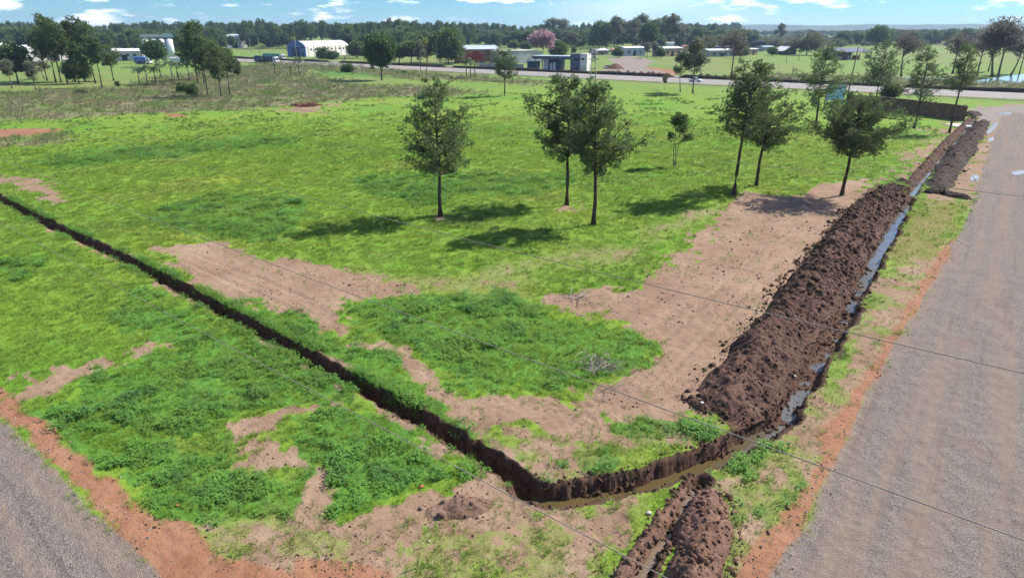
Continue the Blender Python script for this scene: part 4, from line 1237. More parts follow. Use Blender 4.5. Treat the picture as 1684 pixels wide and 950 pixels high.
BR = [make_broad('thin_tree', 14, 4.5, [(0, 0, 10.6, 3.0, 2.8, 2.7), (1.9, 0.3, 8.6, 2.4, 2.2, 1.9), (-2.0, 0, 8.8, 2.3, 2.2, 2.0)], 215, (M_bark_grey, M_brown), n=430, k=13, leaf=0.55, width=0.12, cl_r=0.7, gap=0.45, trunk_r=0.26, limbs=30),
      make_broad('thin_tree', 14, 4.5, [(0.6, 0, 10.9, 2.6, 2.6, 2.8), (-1.6, 0.3, 9.0, 2.2, 2.2, 1.8)], 216, (M_bark_grey, M_brown), n=380, k=13, leaf=0.55, width=0.12, cl_r=0.7, gap=0.45, trunk_r=0.26, limbs=28, lean=(0.1, 0))]
BK = make_broad('blossom_tree', 10, 3.0, [(0, 0, 7.2, 3.6, 3.4, 2.4), (2.1, 0, 6.4, 2.4, 2.4, 1.9), (-2.1, 0, 6.4, 2.4, 2.4, 1.9)], 217, (M_bark, M_pink), n=300, k=16, leaf=0.55, width=0.22, cl_r=0.8, limbs=24)
DO = make_broad('dome_tree', 10, 2.0, [(0, 0, 5.6, 5.4, 5.0, 4.0), (3.2, 0, 4.0, 3.0, 3.0, 2.4), (-3.2, 0, 4.0, 3.0, 3.0, 2.4)], 218, (M_bark_grey, M_olive), n=420, k=16, leaf=0.6, width=0.2, cl_r=0.9, limbs=30)
BU = [make_broad('bush', 4, 0.4, [(0, 0, 2.0, 2.0, 1.9, 1.9), (1.1, 0.2, 1.4, 1.5, 1.4, 1.2), (-1.2, 0, 1.5, 1.4, 1.4, 1.2)], 219, (M_bark_grey, M_dark), n=240, k=18, leaf=0.4, width=0.15, trunk_r=0.1, cl_r=0.6),
      make_broad('bush', 4, 0.4, [(0, 0, 2.0, 2.0, 1.9, 1.8), (1.2, 0.2, 1.4, 1.5, 1.4, 1.2), (-1.2, 0, 1.4, 1.4, 1.4, 1.1)], 220, (M_bark_grey, M_mid), n=220, k=18, leaf=0.4, width=0.15, trunk_r=0.1, cl_r=0.6),
      make_broad('bush', 4, 0.4, [(0, 0, 2.0, 2.0, 1.9, 1.8), (1.0, 0.2, 1.4, 1.5, 1.4, 1.2)], 221, (M_bark_grey, M_lime), n=200, k=18, leaf=0.4, width=0.15, trunk_r=0.1, cl_r=0.6),
      make_broad('bush', 4, 0.4, [(0, 0, 2.0, 2.0, 1.9, 1.8), (1.2, 0.2, 1.4, 1.5, 1.4, 1.2), (-1.2, 0, 1.6, 1.4, 1.4, 1.2)], 222, (M_bark_grey, M_olive), n=200, k=16, leaf=0.4, width=0.15, trunk_r=0.1, cl_r=0.6)]
PA = [make_palm('palm', 5.0, 22, 2.1, 230, (M_bark_pale, M_palm)), make_palm('palm', 5.0, 18, 1.8, 231, (M_bark_grey, M_palm))]
BA = [make_bare('bare_tree', 6, 240, M_bark_pale), make_bare('bare_tree', 6, 241, M_bark_grey, 0.6)]
# nominal height and crown width of each prototype
SZ = {id(FP[0]): (17, 7.2), id(FP[1]): (17, 8.4), id(FP[2]): (17, 6.2), id(BD): (10, 7.4), id(BM): (10, 9.0), id(BL): (10, 9.6), id(EU[0]): (14.2, 5.4), id(EU[1]): (13.8, 6.0), id(BR[0]): (13.8, 8.4), id(BR[1]): (13.8, 7.0),
      id(BK): (9.8, 8.8), id(DO): (9.8, 12.4), id(BU[0]): (4, 5.0), id(BU[1]): (4, 5.0), id(BU[2]): (4, 4.6), id(BU[3]): (4, 5.0), id(PA[0]): (6.0, 4.0), id(PA[1]): (5.9, 3.4), id(BA[0]): (5.5, 3.6), id(BA[1]): (5.5, 4)}


def far_tree(kind, meshes, u, vb, vt, wpx, label, group=None, cat='tree'):
    x, y = G(u, vb); H = height_for(u, vb, vt); k = ppm(y, H / 2)
    h0, w0 = SZ[id(meshes)]
    sx = wpx / k / w0; sz = H / h0
    return plant(kind, meshes if meshes[1] is not None else (meshes[0],), (x, y), label, cat, group, (sx, sx, sz), rng.uniform(0, 6.28), 'fronds' if kind == 'palm_tree' else 'crown')


BA = [(b, None) for b in BA]
SZ[id(BA[0])] = (5.5, 3.6); SZ[id(BA[1])] = (5.5, 4)

T_ = far_tree
GL, G2, GH, GE, GR, GB = 'pines in the far left stand', 'pines in the second stand from the left', 'growth along the highway', 'gum trees behind the houses', 'thin trees by the pond', 'trees behind the buildings'
# far left stand
for u, vb, vt, w, kk, lab in [
    (30, 137, 72, 52, 'BD', 'dense round tree at the far left edge in front of the white shed'),
    (78, 133, 45, 40, 0, 'leftmost tall pine of the far left stand'), (92, 135, 28, 46, 1, 'highest pine of the far left stand, second from its left'),
    (101, 136, 31, 42, 0, 'pine third from the left in the far left stand'), (111, 137, 40, 36, 2, 'pine fourth from the left in the far left stand'),
    (124, 134, 36, 40, 0, 'pine in the middle of the far left stand behind the low bushy one'), (140, 134, 31, 44, 1, 'tall pine with tufted top right of the middle of the far left stand'),
    (157, 137, 40, 48, 1, 'broad pine third from the right in the far left stand'), (168, 144, 62, 34, 2, 'thin trunked pine standing forward of the far left stand'),
        (187, 133, 74, 38, 0, 'low flat crowned pine at the right end of the far left stand')]:
    T_('pine_tree' if kk != 'BD' else 'round_tree', BD if kk == 'BD' else FP[kk], u, vb, vt, w, lab, GL if kk != 'BD' else None)
T_('bushy_tree', BM, 131, 138, 90, 40, 'low bright bushy tree in front of the far left stand', None)
T_('young_pine', FP[2], 196, 150, 134, 12, 'tiny young pine right of the far left stand')
T_('slender_tree', EU[1], 20, 146, 98, 26, 'slender pale trunked tree left of the far left stand', 'slender pale trunked trees')
T_('slender_tree', EU[0], 60, 152, 98, 24, 'slender pale trunked tree standing forward left of the tall pines', 'slender pale trunked trees')
T_('slender_tree', EU[1], 73, 130, 100, 22, 'small tree between the slender tree and the tall pines at left', None)
# second stand
for u, vb, vt, w, kk, lab in [
    (312, 134, 58, 36, 1, 'leftmost pine of the second stand'), (326, 138, 44, 46, 0, 'second pine from the left in the second stand'), (336, 138, 38, 42, 1, 'tallest pine of the second stand'),
    (342, 158, 60, 40, 0, 'pine with trunk forward in the middle of the second stand'), (364, 160, 70, 46, 1, 'pine with its foot nearest the camera in the second stand'), (378, 156, 80, 36, 2, 'rightmost pine of the second stand'),
        (356, 131, 62, 30, 2, 'pine half hidden at the back of the second stand')]:
    T_('pine_tree', FP[kk], u, vb, vt, w, lab, G2)
T_('small_tree', BM, 391, 127, 96, 16, 'small tree just right of the second stand of pines')
T_('round_tree', BD, 258, 110, 66, 36, 'dark round tree in front of the white silos')
for u, vb, vt, w, lab in [(230, 138, 108, 22, 'leftmost palm of the row before the silos'), (243, 139, 104, 26, 'second palm from the left before the silos'), (257, 141, 106, 24, 'third palm from the left before the silos, set forward'),
                          (265, 128, 102, 22, 'fourth palm before the silos, set back'), (283, 126, 98, 22, 'fifth palm before the silos, set back'), (294, 133, 100, 24, 'rightmost palm of the row before the silos')]:
    T_('palm_tree', PA[0], u, vb, vt, w, lab, 'palms before the silos', 'palm')
T_('shrub', BU[0], 302, 152, 136, 22, 'dark shrub, left of two, below the second stand of pines', None, 'shrub')
T_('shrub', BU[0], 317, 156, 138, 20, 'dark shrub, right of two, below the second stand of pines', None, 'shrub')
T_('shrub', BU[3], 134, 156, 146, 18, 'grey green shrub in the rough grass below the far left stand', None, 'shrub')
# between field and highway
T_('round_tree', BD, 628, 132, 55, 48, 'dark round crowned tree on a bare trunk before the highway')
T_('palm_tree', PA[1], 453, 123, 103, 15, 'short palm left of three near the parked trucks', 'palms near the parked trucks', 'palm')
T_('palm_tree', PA[1], 479, 127, 106, 17, 'short palm in the middle of three near the parked trucks', 'palms near the parked trucks', 'palm')
T_('palm_tree', PA[0], 493, 125, 90, 22, 'tallest palm, right of three near the parked trucks', 'palms near the parked trucks', 'palm')
for u, vb, vt, lab in [(767, 128, 94, 'leftmost palm of the clump before the red shed'), (774, 129, 92, 'middle palm of the clump before the red shed'), (781, 128, 97, 'rightmost palm of the clump before the red shed')]:
    T_('palm_tree', PA[0], u, vb, vt, 18, lab, 'palms before the red shed', 'palm')
T_('shrub', BU[0], 572, 119, 105, 22, 'round dark shrub beside the bare shrubs before the highway', None, 'shrub')
T_('bare_tree', BA[0], 546, 118, 96, 18, 'bare pale sapling left of the round dark shrub')
T_('bare_tree', BA[1], 566, 106, 84, 24, 'bare twiggy tree behind the round dark shrub')
T_('bare_tree', BA[0], 598, 122, 97, 18, 'bare pale sapling right of the round dark shrub')
T_('small_tree', EU[0], 692, 119, 66, 18, 'small thin tree beside the highway poles')
T_('shrub', BU[1], 437, 104, 92, 14, 'green shrub in front of the parked truck', None, 'shrub')
T_('shrub', BU[1], 697, 162, 152, 18, 'low green shrub behind the crown of the lone left pine', None, 'shrub')
T_('sapling', EU[1], 1093, 148, 123, 12, 'small sapling left of the two grey gum trees')
T_('gum_tree', EU[1], 1119, 152, 84, 28, 'grey leaved gum tree, left of two beside the white car')
T_('gum_tree', EU[0], 1139, 154, 60, 36, 'taller grey leaved gum tree, right of two beside the white car')
T_('gum_tree', BR[0], 1203, 124, 45, 50, 'sparse brownish tree rising behind the tallest pine')
T_('shrub', BU[0], 1461, 161, 136, 32, 'round dark bush behind the boundary wall', None, 'shrub')
T_('shrub', BU[2], 1472, 158, 140, 16, 'yellow green bush beside the round dark bush behind the wall', None, 'shrub')
# beyond the highway, left half
for kind, ms, u, vb, vt, w, lab in [
    ('lime_tree', BL, 488, 80, 59, 40, 'yellow green tree behind the blue arched shed'),
    ('shrub', BU[0], 531, 97, 78, 26, 'dark bush, left of two, against the long shed wall'), ('shrub', BU[0], 547, 98, 84, 24, 'dark bush, right of two, against the long shed wall'),
    ('bushy_tree', BM, 588, 96, 68, 36, 'light green bushy tree at the right end of the long shed'), ('round_tree', BD, 604, 92, 58, 36, 'dark tree behind the right end of the long shed'),
    ('dark_tree', BD, 656, 104, 72, 44, 'dark bushy tree right of the bare trunked round tree'), ('dark_tree', BD, 676, 104, 68, 36, 'dark bushy tree left of the highway poles'),
    ('lime_tree', BL, 703, 103, 60, 34, 'yellow green tree behind the highway poles'), ('bushy_tree', BM, 683, 92, 56, 40, 'grey green tree behind the dark bushy ones'),
    ('big_tree', BM, 738, 106, 48, 46, 'big bushy tree left of the red shed'), ('big_tree', BD, 724, 104, 52, 36, 'dark palm like tree at the left of the big bushy one'), ('bushy_tree', DO, 748, 105, 66, 34, 'pale grey bush hugging the left end of the red shed'),
    ('blossom_tree', BK, 891, 100, 50, 44, 'pink flowering tree behind the white store'), ('bushy_tree', BM, 918, 96, 66, 34, 'green tree right of the pink flowering one'),
    ('bushy_tree', BM, 865, 84, 68, 20, 'small green tree left of the pink flowering one'), ('bushy_tree', EU[0], 940, 88, 52, 26, 'thin grey tree right of the pink flowering one'),
    ('round_tree', BD, 955, 84, 56, 20, 'dark round tree in the field left of the houses'), ('shrub', BU[0], 944, 87, 77, 10, 'small dark bush behind the station tower'), ('bushy_tree', BM, 845, 82, 66, 22, 'green bush behind the white store'), ('shrub', BU[0], 978, 89, 79, 14, 'dark bush beside the first house')]:
    T_(kind, ms, u, vb, vt, w, lab, GB, 'shrub' if kind == 'shrub' else 'tree')
T_('bare_tree', BA[1], 822, 84, 50, 34, 'leafless grey tree behind the red shed')
# tall gums on the skyline
for i, (u, vb, vt, w, ms) in enumerate([(1010, 84, 26, 26, EU[0]), (1024, 83, 34, 30, EU[1]), (1040, 85, 30, 30, EU[0]), (1052, 84, 23, 26, EU[1]), (1066, 86, 36, 32, BD), (1078, 85, 30, 26, EU[0]), (1092, 84, 26, 28, EU[1]), (1104, 85, 22, 30, EU[0]), (1118, 82, 38, 28, EU[1]), (998, 82, 38, 30, BD), (985, 80, 36, 30, BD), (907, 74, 30, 30, EU[1]), (926, 74, 31, 28, EU[0])]):
    T_('gum_tree', ms, u, vb, vt, w, ['first', 'second', 'third', 'fourth', 'fifth', 'sixth', 'seventh', 'eighth', 'ninth'][i] + ' tree from the left in the skyline clump of tall gums' if i < 9 else ['dark tree at the left foot of the skyline gums', 'darker round tree two left of the skyline gums', 'tall airy gum left above the pink tree', 'tall airy gum right above the pink tree'][i - 9], GE)
for kind, ms, u, vb, vt, w, lab in [
    ('small_tree', BM, 1016, 95, 78, 18, 'small green tree in front of the orange tan house'), ('small_tree', EU[1], 1064, 96, 70, 18, 'thin tree at the right end of the pale blue house'), ('small_tree', BM, 1086, 96, 78, 16, 'small bushy tree left of the brown house'), ('bushy_tree', DO, 1218, 96, 72, 30, 'olive bush right of the long verandah roof'), ('small_tree', BM, 1270, 92, 78, 20, 'small tree right of the black blocks'),
    ('bushy_tree', DO, 1160, 90, 58, 44, 'grey green bushy tree behind the row of small houses'), ('bushy_tree', DO, 1186, 84, 56, 34, 'second grey green tree right of the first behind the houses'), ('small_tree', EU[0], 1075, 93, 68, 16, 'small green tree beside the tan house'),
    ('gum_tree', EU[0], 1281, 76, 38, 16, 'lone tall gum on the skyline right of the black tanks'), ('dome_tree', DO, 1326, 91, 51, 54, 'wide dome shaped tree in the field beside the small hut'),
    ('round_tree', BD, 1441, 82, 43, 34, 'dark tree on the skyline above the long barn'), ('thin_tree', BR[1], 1482, 126, 52, 44, 'brownish thin tree leaning in the green field left of the pond'),
    ('thin_tree', BR[0], 1566, 122, 52, 54, 'brownish tree behind the right end of the wall'), ('thin_tree', BR[0], 1606, 126, 44, 50, 'brownish tree left in the group by the pond'), ('thin_tree', BR[1], 1632, 127, 30, 56, 'tallest thin tree of the group by the pond'),
    ('thin_tree', BR[0], 1641, 127, 27, 62, 'thick trunked brownish tree right of the tallest by the pond'), ('thin_tree', BR[1], 1662, 124, 52, 40, 'leaning thin tree at the right edge by the pond'), ('thin_tree', BR[0], 1676, 122, 56, 34, 'rightmost brownish tree at the edge by the pond'),
        ('dark_tree', FP[1], 1625, 118, 38, 40, 'dark pine behind the brownish trees by the pond')]:
    T_(kind, ms, u, vb, vt, w, lab, GR if kind == 'thin_tree' else None)


# ---------------------------------------------------------------- far woods (one mass each)
def wood(name, label, rows, ms, seed, hmin, hmax, wid):
    """rows = list of (u0, u1, v0, v1, count): trees at random between those sight lines"""
    r = np.random.default_rng(seed); me = []
    V = np.zeros((0, 3)); T = None
    for i, mesh in enumerate(ms):
        pts = []; sc = []
        h0, w0 = SZ[id(mesh)]
        for u0, u1, v0, v1, cnt in rows:
            for k in range(cnt // len(ms)):
                u = r.uniform(u0, u1); t = r.random()
                xa, ya = G(u, v0); xb, yb = G(u, v1)
                x_, y_ = xa + (xb - xa) * t, ya + (yb - ya) * t
                h = r.uniform(hmin, hmax) * (0.9 + 0.2 * float(vn(np.array([u * 0.03]), np.array([0.0]), seed)[0]))
                pts.append((x_, y_, 0)); sc.append((wid * h / hmax / w0 * r.uniform(0.8, 1.25),) * 2 + (h / h0,))
        n = len(pts)
        crown = mesh[1]
        o = scatter(name, np.array(pts), np.column_stack([np.zeros(n), np.zeros(n), r.uniform(0, 6.28, n)]), np.array(sc), crown)
        tag(o, label if i == 0 else label + ', ' + ['', 'second growth', 'third growth', 'fourth growth'][i], 'woodland', None, 'stuff')


wood('far_pine_wood', 'dark pine plantation closing the horizon behind the buildings', [(-420, 1180, 73, 66.5, 1300), (-420, 700, 77, 73, 330), (560, 780, 80, 74, 150), (400, 620, 81, 74, 110)], FP, 301, 19, 26, 9.5)
wood('far_mixed_wood', 'mixed green trees in front of the pine plantation', [(-300, 240, 86, 74, 300), (240, 470, 82, 74, 120), (560, 760, 86, 74, 140), (740, 1000, 79, 72, 110), (930, 1240, 80, 70, 260), (1100, 1240, 76, 68, 90)], [BM, BD], 305, 11, 19, 14)
wood('far_scrub', 'low olive scrub spread before the distant hills', [(1180, 2100, 78, 62, 800), (1100, 1300, 80, 70, 130)], [DO, BU[3]], 309, 5, 9, 12)
wood('far_tree_belt', 'dark tree belt on the far right plain', [(1130, 2100, 62, 57.5, 1100), (1440, 1620, 75, 67, 160), (1380, 1470, 76, 70, 50)], [BD, FP[0]], 313, 12, 18, 16)
wood('far_dark_clump', 'dark blue wooded rise left of the lone gum on the skyline', [(1130, 1215, 64, 60, 120)], [FP[1]], 317, 24, 30, 15)

# ================================================================ HIGHWAY, HILLS
HW = np.array([0.791, -0.612]); HN = np.array([0.612, 0.791])      # along the highway towards the right, and away from the camera
o_near = np.array(G(1684, 165)); o_far = np.array(G(1684, 155.2))
near_off = float(o_near @ HN); far_off = float(o_far @ HN)


def hw_pt(s, off):
    return HW * s + HN * off


def u_to_s(u, off):                       # arc position along the highway where the sight line of column u crosses it
    best = None
    for s in np.arange(-700, 400, 0.5):
        x_, y_ = hw_pt(s, off)
        if y_ > 1:
            uu = 842 + F * x_ / (y_ * math.cos(PITCH) + HC * math.sin(PITCH))
            if best is None or abs(uu - u) < best[0]: best = (abs(uu - u), s)
    return best[1]


def asphalt():
    m, nt, b = new_mat('worn_asphalt'); k = NT(nt); p = k.pos()
    mp_ = nt.nodes.new('ShaderNodeMapping'); mp_.inputs['Rotation'].default_value = (0, 0, math.atan2(HW[1], HW[0])); mp_.inputs['Scale'].default_value = (30, 1.6, 1)
    mp_.vector_type = 'TEXTURE'
    nt.links.new(p, mp_.inputs[0])
    c = k.mix(k.ramp(k.noise(1.2, 4, 0.6, mp_.outputs[0]), 0.35, 0.65), (0.205, 0.190, 0.185), (0.275, 0.250, 0.240))
    c = k.mix(k.math('MULTIPLY', k.ramp(k.noise(2.0, 5, 0.6, p), 0.45, 0.7), 0.4), c, (0.16, 0.15, 0.145))
    nt.links.new(c, b.inputs['Base Color']); b.inputs['Roughness'].default_value = 0.9
    return m


M_asph = asphalt(); M_shoulder = paint('gravel_shoulder', (0.30, 0.26, 0.22), 0.95, 0.3, 0.5, dirt=(0.16, 0.17, 0.07))
M_line = paint('road_paint', (0.72, 0.71, 0.66), 0.8, 0.2, 0.8)


def strip(name, s0, s1, a, b_, z, mat, seg=6.0, kind='structure', skirt=0.0):
    n = int((s1 - s0) / seg) + 1; V = []; Q = []
    for i in range(n + 1):
        s = s0 + (s1 - s0) * i / n
        for o in (a, b_):
            x_, y_ = hw_pt(s, o); V.append((x_, y_, z))
    for i in range(n):
        Q.append((2 * i, 2 * i + 2, 2 * i + 3, 2 * i + 1))
    o = obj(name, mesh_np(name, np.array(V), np.array(Q), mat)); return tag(o, kind=kind)


strip('highway_shoulder', -900, 320, near_off - 1.6, far_off + 0.6, 0.30, M_shoulder)
hw = strip('highway', -900, 320, near_off, far_off, 0.304 + 0.02, M_asph)
mid = (near_off + far_off) / 2
for i, s in enumerate(np.arange(-420, 60, 9.0)):
    q = MB(); a, b_ = hw_pt(s, mid - 0.08), hw_pt(s + 4, mid - 0.08); c, d = hw_pt(s + 4, mid + 0.08), hw_pt(s, mid + 0.08)
    q.quad((*a, .330), (*b_, .330), (*c, .330), (*d, .330)); q.build('lane_mark', M_line, hw)
for oo in (near_off + 0.5, far_off - 0.5):
    e = strip('edge_line', -900, 320, oo - 0.07, oo + 0.07, 0.331, M_line); e.parent = hw; del e['kind']
# grassy embankment side towards the field
V = []; Q = []
for i, s in enumerate(np.arange(-900, 321, 4.0)):
    for o, z in ((near_off - 4.5, -0.12), (near_off - 1.5, 0.31)):
        x_, y_ = hw_pt(s, o); V.append((x_, y_, z + (0.05 * math.sin(s * 1.7) if z < 0 else 0)))
    if i: Q.append((2 * i - 2, 2 * i, 2 * i + 1, 2 * i - 1))
tag(obj('road_verge', mesh_np('road_verge', np.array(V), np.array(Q), paint('verge_grass', (0.10, 0.14, 0.035), 0.95, 0.4, 0.4, dirt=(0.19, 0.16, 0.08)))), kind='structure')
strip('service_track', -900, 320, far_off + 3.6, far_off + 11.5, 0.30, paint('track_gravel', (0.25, 0.225, 0.20), 0.95, 0.25, 0.3, dirt=(0.13, 0.14, 0.06)))

M_bankdark = earth_mat('roadside_earth', (0.030, 0.023, 0.018), (0.060, 0.045, 0.036), (0.085, 0.062, 0.046), 1.2)


def bank(u0, u1, label, seed):
    s0, s1 = u_to_s(u0, far_off + 1.5), u_to_s(u1, far_off + 1.5)
    n = max(6, int((s1 - s0) / 1.2)); V = []; Q = []
    prof = [(0.7, 0.10), (1.0, 0.75), (1.25, 1.32), (2.4, 1.42), (3.4, 1.2), (4.6, 0.2)]
    r = np.random.default_rng(seed)
    for i in range(n + 1):
        s = s0 + (s1 - s0) * i / n; e = min(1, min(i, n - i) / 2.0)
        hh = (0.82 + 0.3 * float(vn(np.array([s * 0.12]), np.array([0.0]), seed)[0])) * (0.25 + 0.75 * e)
        for o, z in prof:
            x_, y_ = hw_pt(s, far_off + o + r.normal(0, 0.06)); V.append((x_, y_, 0.1 + (z - 0.1) * hh + r.normal(0, 0.05)))
    m = len(prof)
    for i in range(n):
        for j in range(m - 1):
            Q.append((i * m + j, (i + 1) * m + j, (i + 1) * m + j + 1, i * m + j + 1))
    tag(obj('roadside_bank', mesh_np('roadside_bank', np.array(V), np.array(Q), M_bankdark, smooth=False)), label, 'earth bank')


bank(120, 540, 'dark roadside earth bank behind the highway before the long shed', 1)
bank(556, 733, 'dark roadside earth bank behind the highway left of the red shed', 2)
bank(741, 1106, 'dark roadside earth bank behind the highway before the station building', 3)
bank(1116, 1468, 'dark roadside earth bank behind the highway from the white car to the bush', 4)
bank(1478, 1780, 'dark roadside earth bank behind the highway at the right edge', 5)

# hills on the horizon
M_hill = paint('wooded_hills', (0.045, 0.065, 0.035), 0.95, 0.5, 0.004, dirt=(0.07, 0.085, 0.045))
th = np.radians(np.arange(-60, 61, 0.35)); rr_ = np.linspace(4300, 6000, 12)
TT, RR = np.meshgrid(th, rr_, indexing='ij')
X, Y = RR * np.sin(TT), RR * np.cos(TT)
rise = 0.25 + 0.75 * sst(-0.1, 0.35, TT)
Z = rise * (34 + 44 * fbm(TT * 9 + 3, RR / 1800, 5) + 6 * fbm(TT * 60, RR / 300, 8)) * sst(4300, 5000, RR) * 0.85 - 4
n1, n2 = X.shape
ii, jj = np.meshgrid(np.arange(n1 - 1), np.arange(n2 - 1), indexing='ij')
Q = np.column_stack([(ii * n2 + jj).ravel(), ((ii + 1) * n2 + jj).ravel(), ((ii + 1) * n2 + jj + 1).ravel(), (ii * n2 + jj + 1).ravel()])
tag(obj('hills', mesh_np('hills', np.column_stack([X.ravel(), Y.ravel(), Z.ravel()]), Q, M_hill, smooth=True)), kind='structure')

# ================================================================ BUILDINGS
M_white = paint('white_plaster', (0.62, 0.61, 0.58), 0.85, 0.15, 0.3, dirt=(0.36, 0.34, 0.31))
M_sheet = paint('white_metal_sheet', (0.66, 0.69, 0.72), 0.45, 0.1, 0.2, spec=0.4)
M_grey = paint('grey_concrete', (0.36, 0.35, 0.35), 0.9, 0.2, 0.4, dirt=(0.22, 0.21, 0.20))
M_conc = paint('stained_concrete', (0.50, 0.49, 0.46), 0.9, 0.2, 0.35, dirt=(0.24, 0.23, 0.21))
M_blue = paint('blue_sheet', (0.075, 0.13, 0.34), 0.5, 0.15, 0.4)
M_darkblue = paint('dark_blue_paint', (0.030, 0.045, 0.11), 0.55, 0.2, 0.5)
M_roofgrey = paint('weathered_roof_sheet', (0.50, 0.47, 0.44), 0.7, 0.2, 0.25, dirt=(0.33, 0.30, 0.28))
M_roofblue = paint('pale_roof_sheet', (0.40, 0.47, 0.55), 0.5, 0.12, 0.3)
M_brick = paint('pink_brick', (0.40, 0.20, 0.145), 0.9, 0.25, 0.8, dirt=(0.30, 0.16, 0.12))
M_red = paint('red_paint', (0.36, 0.030, 0.022), 0.55, 0.2, 0.6)
M_dark = M_dark
M_void = paint('dark_interior', (0.016, 0.016, 0.018), 0.9, 0.3, 0.6)
M_teal = paint('teal_paint', (0.035, 0.085, 0.10), 0.6, 0.2, 0.5)
M_slate = paint('slate_blue_paint', (0.085, 0.105, 0.16), 0.6, 0.15, 0.5)
M_tan = paint('tan_plaster', (0.42, 0.28, 0.19), 0.9, 0.2, 0.5)
M_black = paint('black_tank_paint', (0.016, 0.018, 0.034), 0.5, 0.2, 0.4)
M_wood = paint('weathered_pole_wood', (0.13, 0.10, 0.075), 0.9, 0.3, 2)
M_pole = paint('pale_pole_concrete', (0.44, 0.40, 0.34), 0.9, 0.2, 1)
M_glass, _nt, _b = new_mat('dark_glass'); _b.inputs['Base Color'].default_value = (0.02, 0.026, 0.032, 1); _b.inputs['Roughness'].default_value = 0.08; _b.inputs['Specular IOR Level'].default_value = 0.6
M_rubber = paint('tyre_rubber', (0.018, 0.018, 0.018), 0.9, 0.2, 3)
M_rim = paint('wheel_rim', (0.35, 0.35, 0.36), 0.4, 0.2, 3, metallic=0.6)
M_wallbrown = paint('dark_precast_wall', (0.190, 0.108, 0.074), 0.95, 0.4, 0.8, dirt=(0.105, 0.062, 0.046))
M_coping = paint('wall_coping', (0.24, 0.20, 0.17), 0.9, 0.2, 1)


def facade(a, b):
    A = np.array(G(*a)); B = np.array(G(*b)); d = B - A
    return A, math.atan2(d[1], d[0]), float(np.hypot(*d))


def windows(t, L, z0, z1, n, wfrac, mat_frame, x0=0.08, x1=0.92, y=-0.0):
    for i in range(n):
        cx = L * (x0 + (x1 - x0) * (i + 0.5) / n); w = L * (x1 - x0) / n * wfrac / 2
        f = MB().box(cx - w - 0.12, cx + w + 0.12, y - 0.10, y - 0.01, z0 - 0.12, z1 + 0.12).build('window', mat_frame, t)
        MB().box(cx - w, cx + w, y - 0.13, y - 0.102, z0, z1).build('pane', M_glass, f)


def hall(name, a, b, depth, eave, ridge, wall_m, roof_m, label, cat='building', gable='x', over=0.4, doors=(), wins=None, overh=0.0):
    """walls with a pitched sheet roof; the ridge runs along local x"""
    A, rz, L = facade(a, b); t = thing(name, (*A, 0), rz, label, cat)
    if gable == 'x':
        MB().prism([(0, 0), (depth, 0), (depth, eave), (depth / 2, ridge), (0, eave)], 0, L, 'x').build('wall', wall_m, t)
        s = (ridge - eave) / (depth / 2); e = 0.15
        MB().prism([(-over, eave - over * s + 0.04), (depth / 2, ridge + 0.04), (depth + over, eave - over * s + 0.04), (depth + over, eave - over * s + e + 0.04), (depth / 2, ridge + e + 0.04), (-over, eave - over * s + e + 0.04)], -over, L + over, 'x').build('roof', roof_m, t)
    else:
        MB().prism([(0, 0), (L, 0), (L, eave), (L / 2, ridge), (0, eave)], 0, depth, 'y').build('wall', wall_m, t)
        s = (ridge - eave) / (L / 2); e = 0.15
        MB().prism([(-over, eave - over * s + 0.04), (L / 2, ridge + 0.04), (L + over, eave - over * s + 0.04), (L + over, eave - over * s + e + 0.04), (L / 2, ridge + e + 0.04), (-over, eave - over * s + e + 0.04)], -over, depth + over, 'y').build('roof', roof_m, t)
    for fx0, fx1, h, m in doors:
        MB().box(L * fx0, L * fx1, -0.14, -0.015, 0, h).build('door', m, t)
    if wins: windows(t, L, *wins)
    return t, L


# white sheds at the far left
hall('warehouse', (-70, 112), (38, 106), 26, 9.0, 11.0, M_sheet, M_sheet, 'big white metal shed at the far left edge behind the trees', doors=[(0.3, 0.45, 5, M_void)], wins=(5.5, 6.8, 5, 0.5, M_grey))
hall('warehouse', (40, 104), (132, 99), 22, 7.5, 9.0, M_grey, M_sheet, 'grey shed with white roof behind the tall left pines', doors=[(0.5, 0.62, 4.5, M_void)], wins=(4.4, 5.6, 4, 0.5, M_white))
hall('workshop', (150, 101), (236, 100), 14, 5.4, 6.6, M_conc, M_sheet, 'low pale workshop between the left pines and the silos', doors=[(0.2, 0.32, 3.6, M_void), (0.6, 0.7, 3.4, M_void)], wins=(2.6, 3.8, 6, 0.45, M_grey))
# silos
A, rz, L = facade((240, 104), (291, 103))
hs = height_for(265, 104, 66)
for i in range(4):
    c = A + np.array([math.cos(rz), math.sin(rz)]) * L * (i + 0.5) / 4 + np.array([-math.sin(rz), math.cos(rz)]) * 2.4
    t = thing('silo', (*c, 0), rz, ['leftmost white silo of the four behind the dark round tree', 'second white silo from the left behind the dark round tree', 'third white silo from the left, bright against the pines', 'rightmost white silo, nearest the second stand of pines'][i], 'silo', 'white silos')
    rad = L / 8 * 0.92
    MB().tube([(0, 0, 2.6), (0, 0, hs)], rad, 20).build('shell', M_sheet, t, True)
    MB().tube([(0, 0, 0.8), (0, 0, 2.6)], [0.3, rad * 0.98], 20).build('hopper', M_grey, t)
    MB().tube([(0, 0, hs), (0, 0, hs + 1.1)], [rad * 1.02, 0.4], 20).build('roof', M_sheet, t)
    for a_ in (0.8, 2.4, 3.9, 5.5):
        MB().box(math.cos(a_) * rad * 0.8 - .12, math.cos(a_) * rad * 0.8 + .12, math.sin(a_) * rad * 0.8 - .12, math.sin(a_) * rad * 0.8 + .12, 0, 2.8).build('leg', M_grey, t)
t = thing('gangway', (*(A + np.array([-math.sin(rz), math.cos(rz)]) * 2.4), 0), rz, 'pale gallery running over the tops of the white silos', 'gangway')
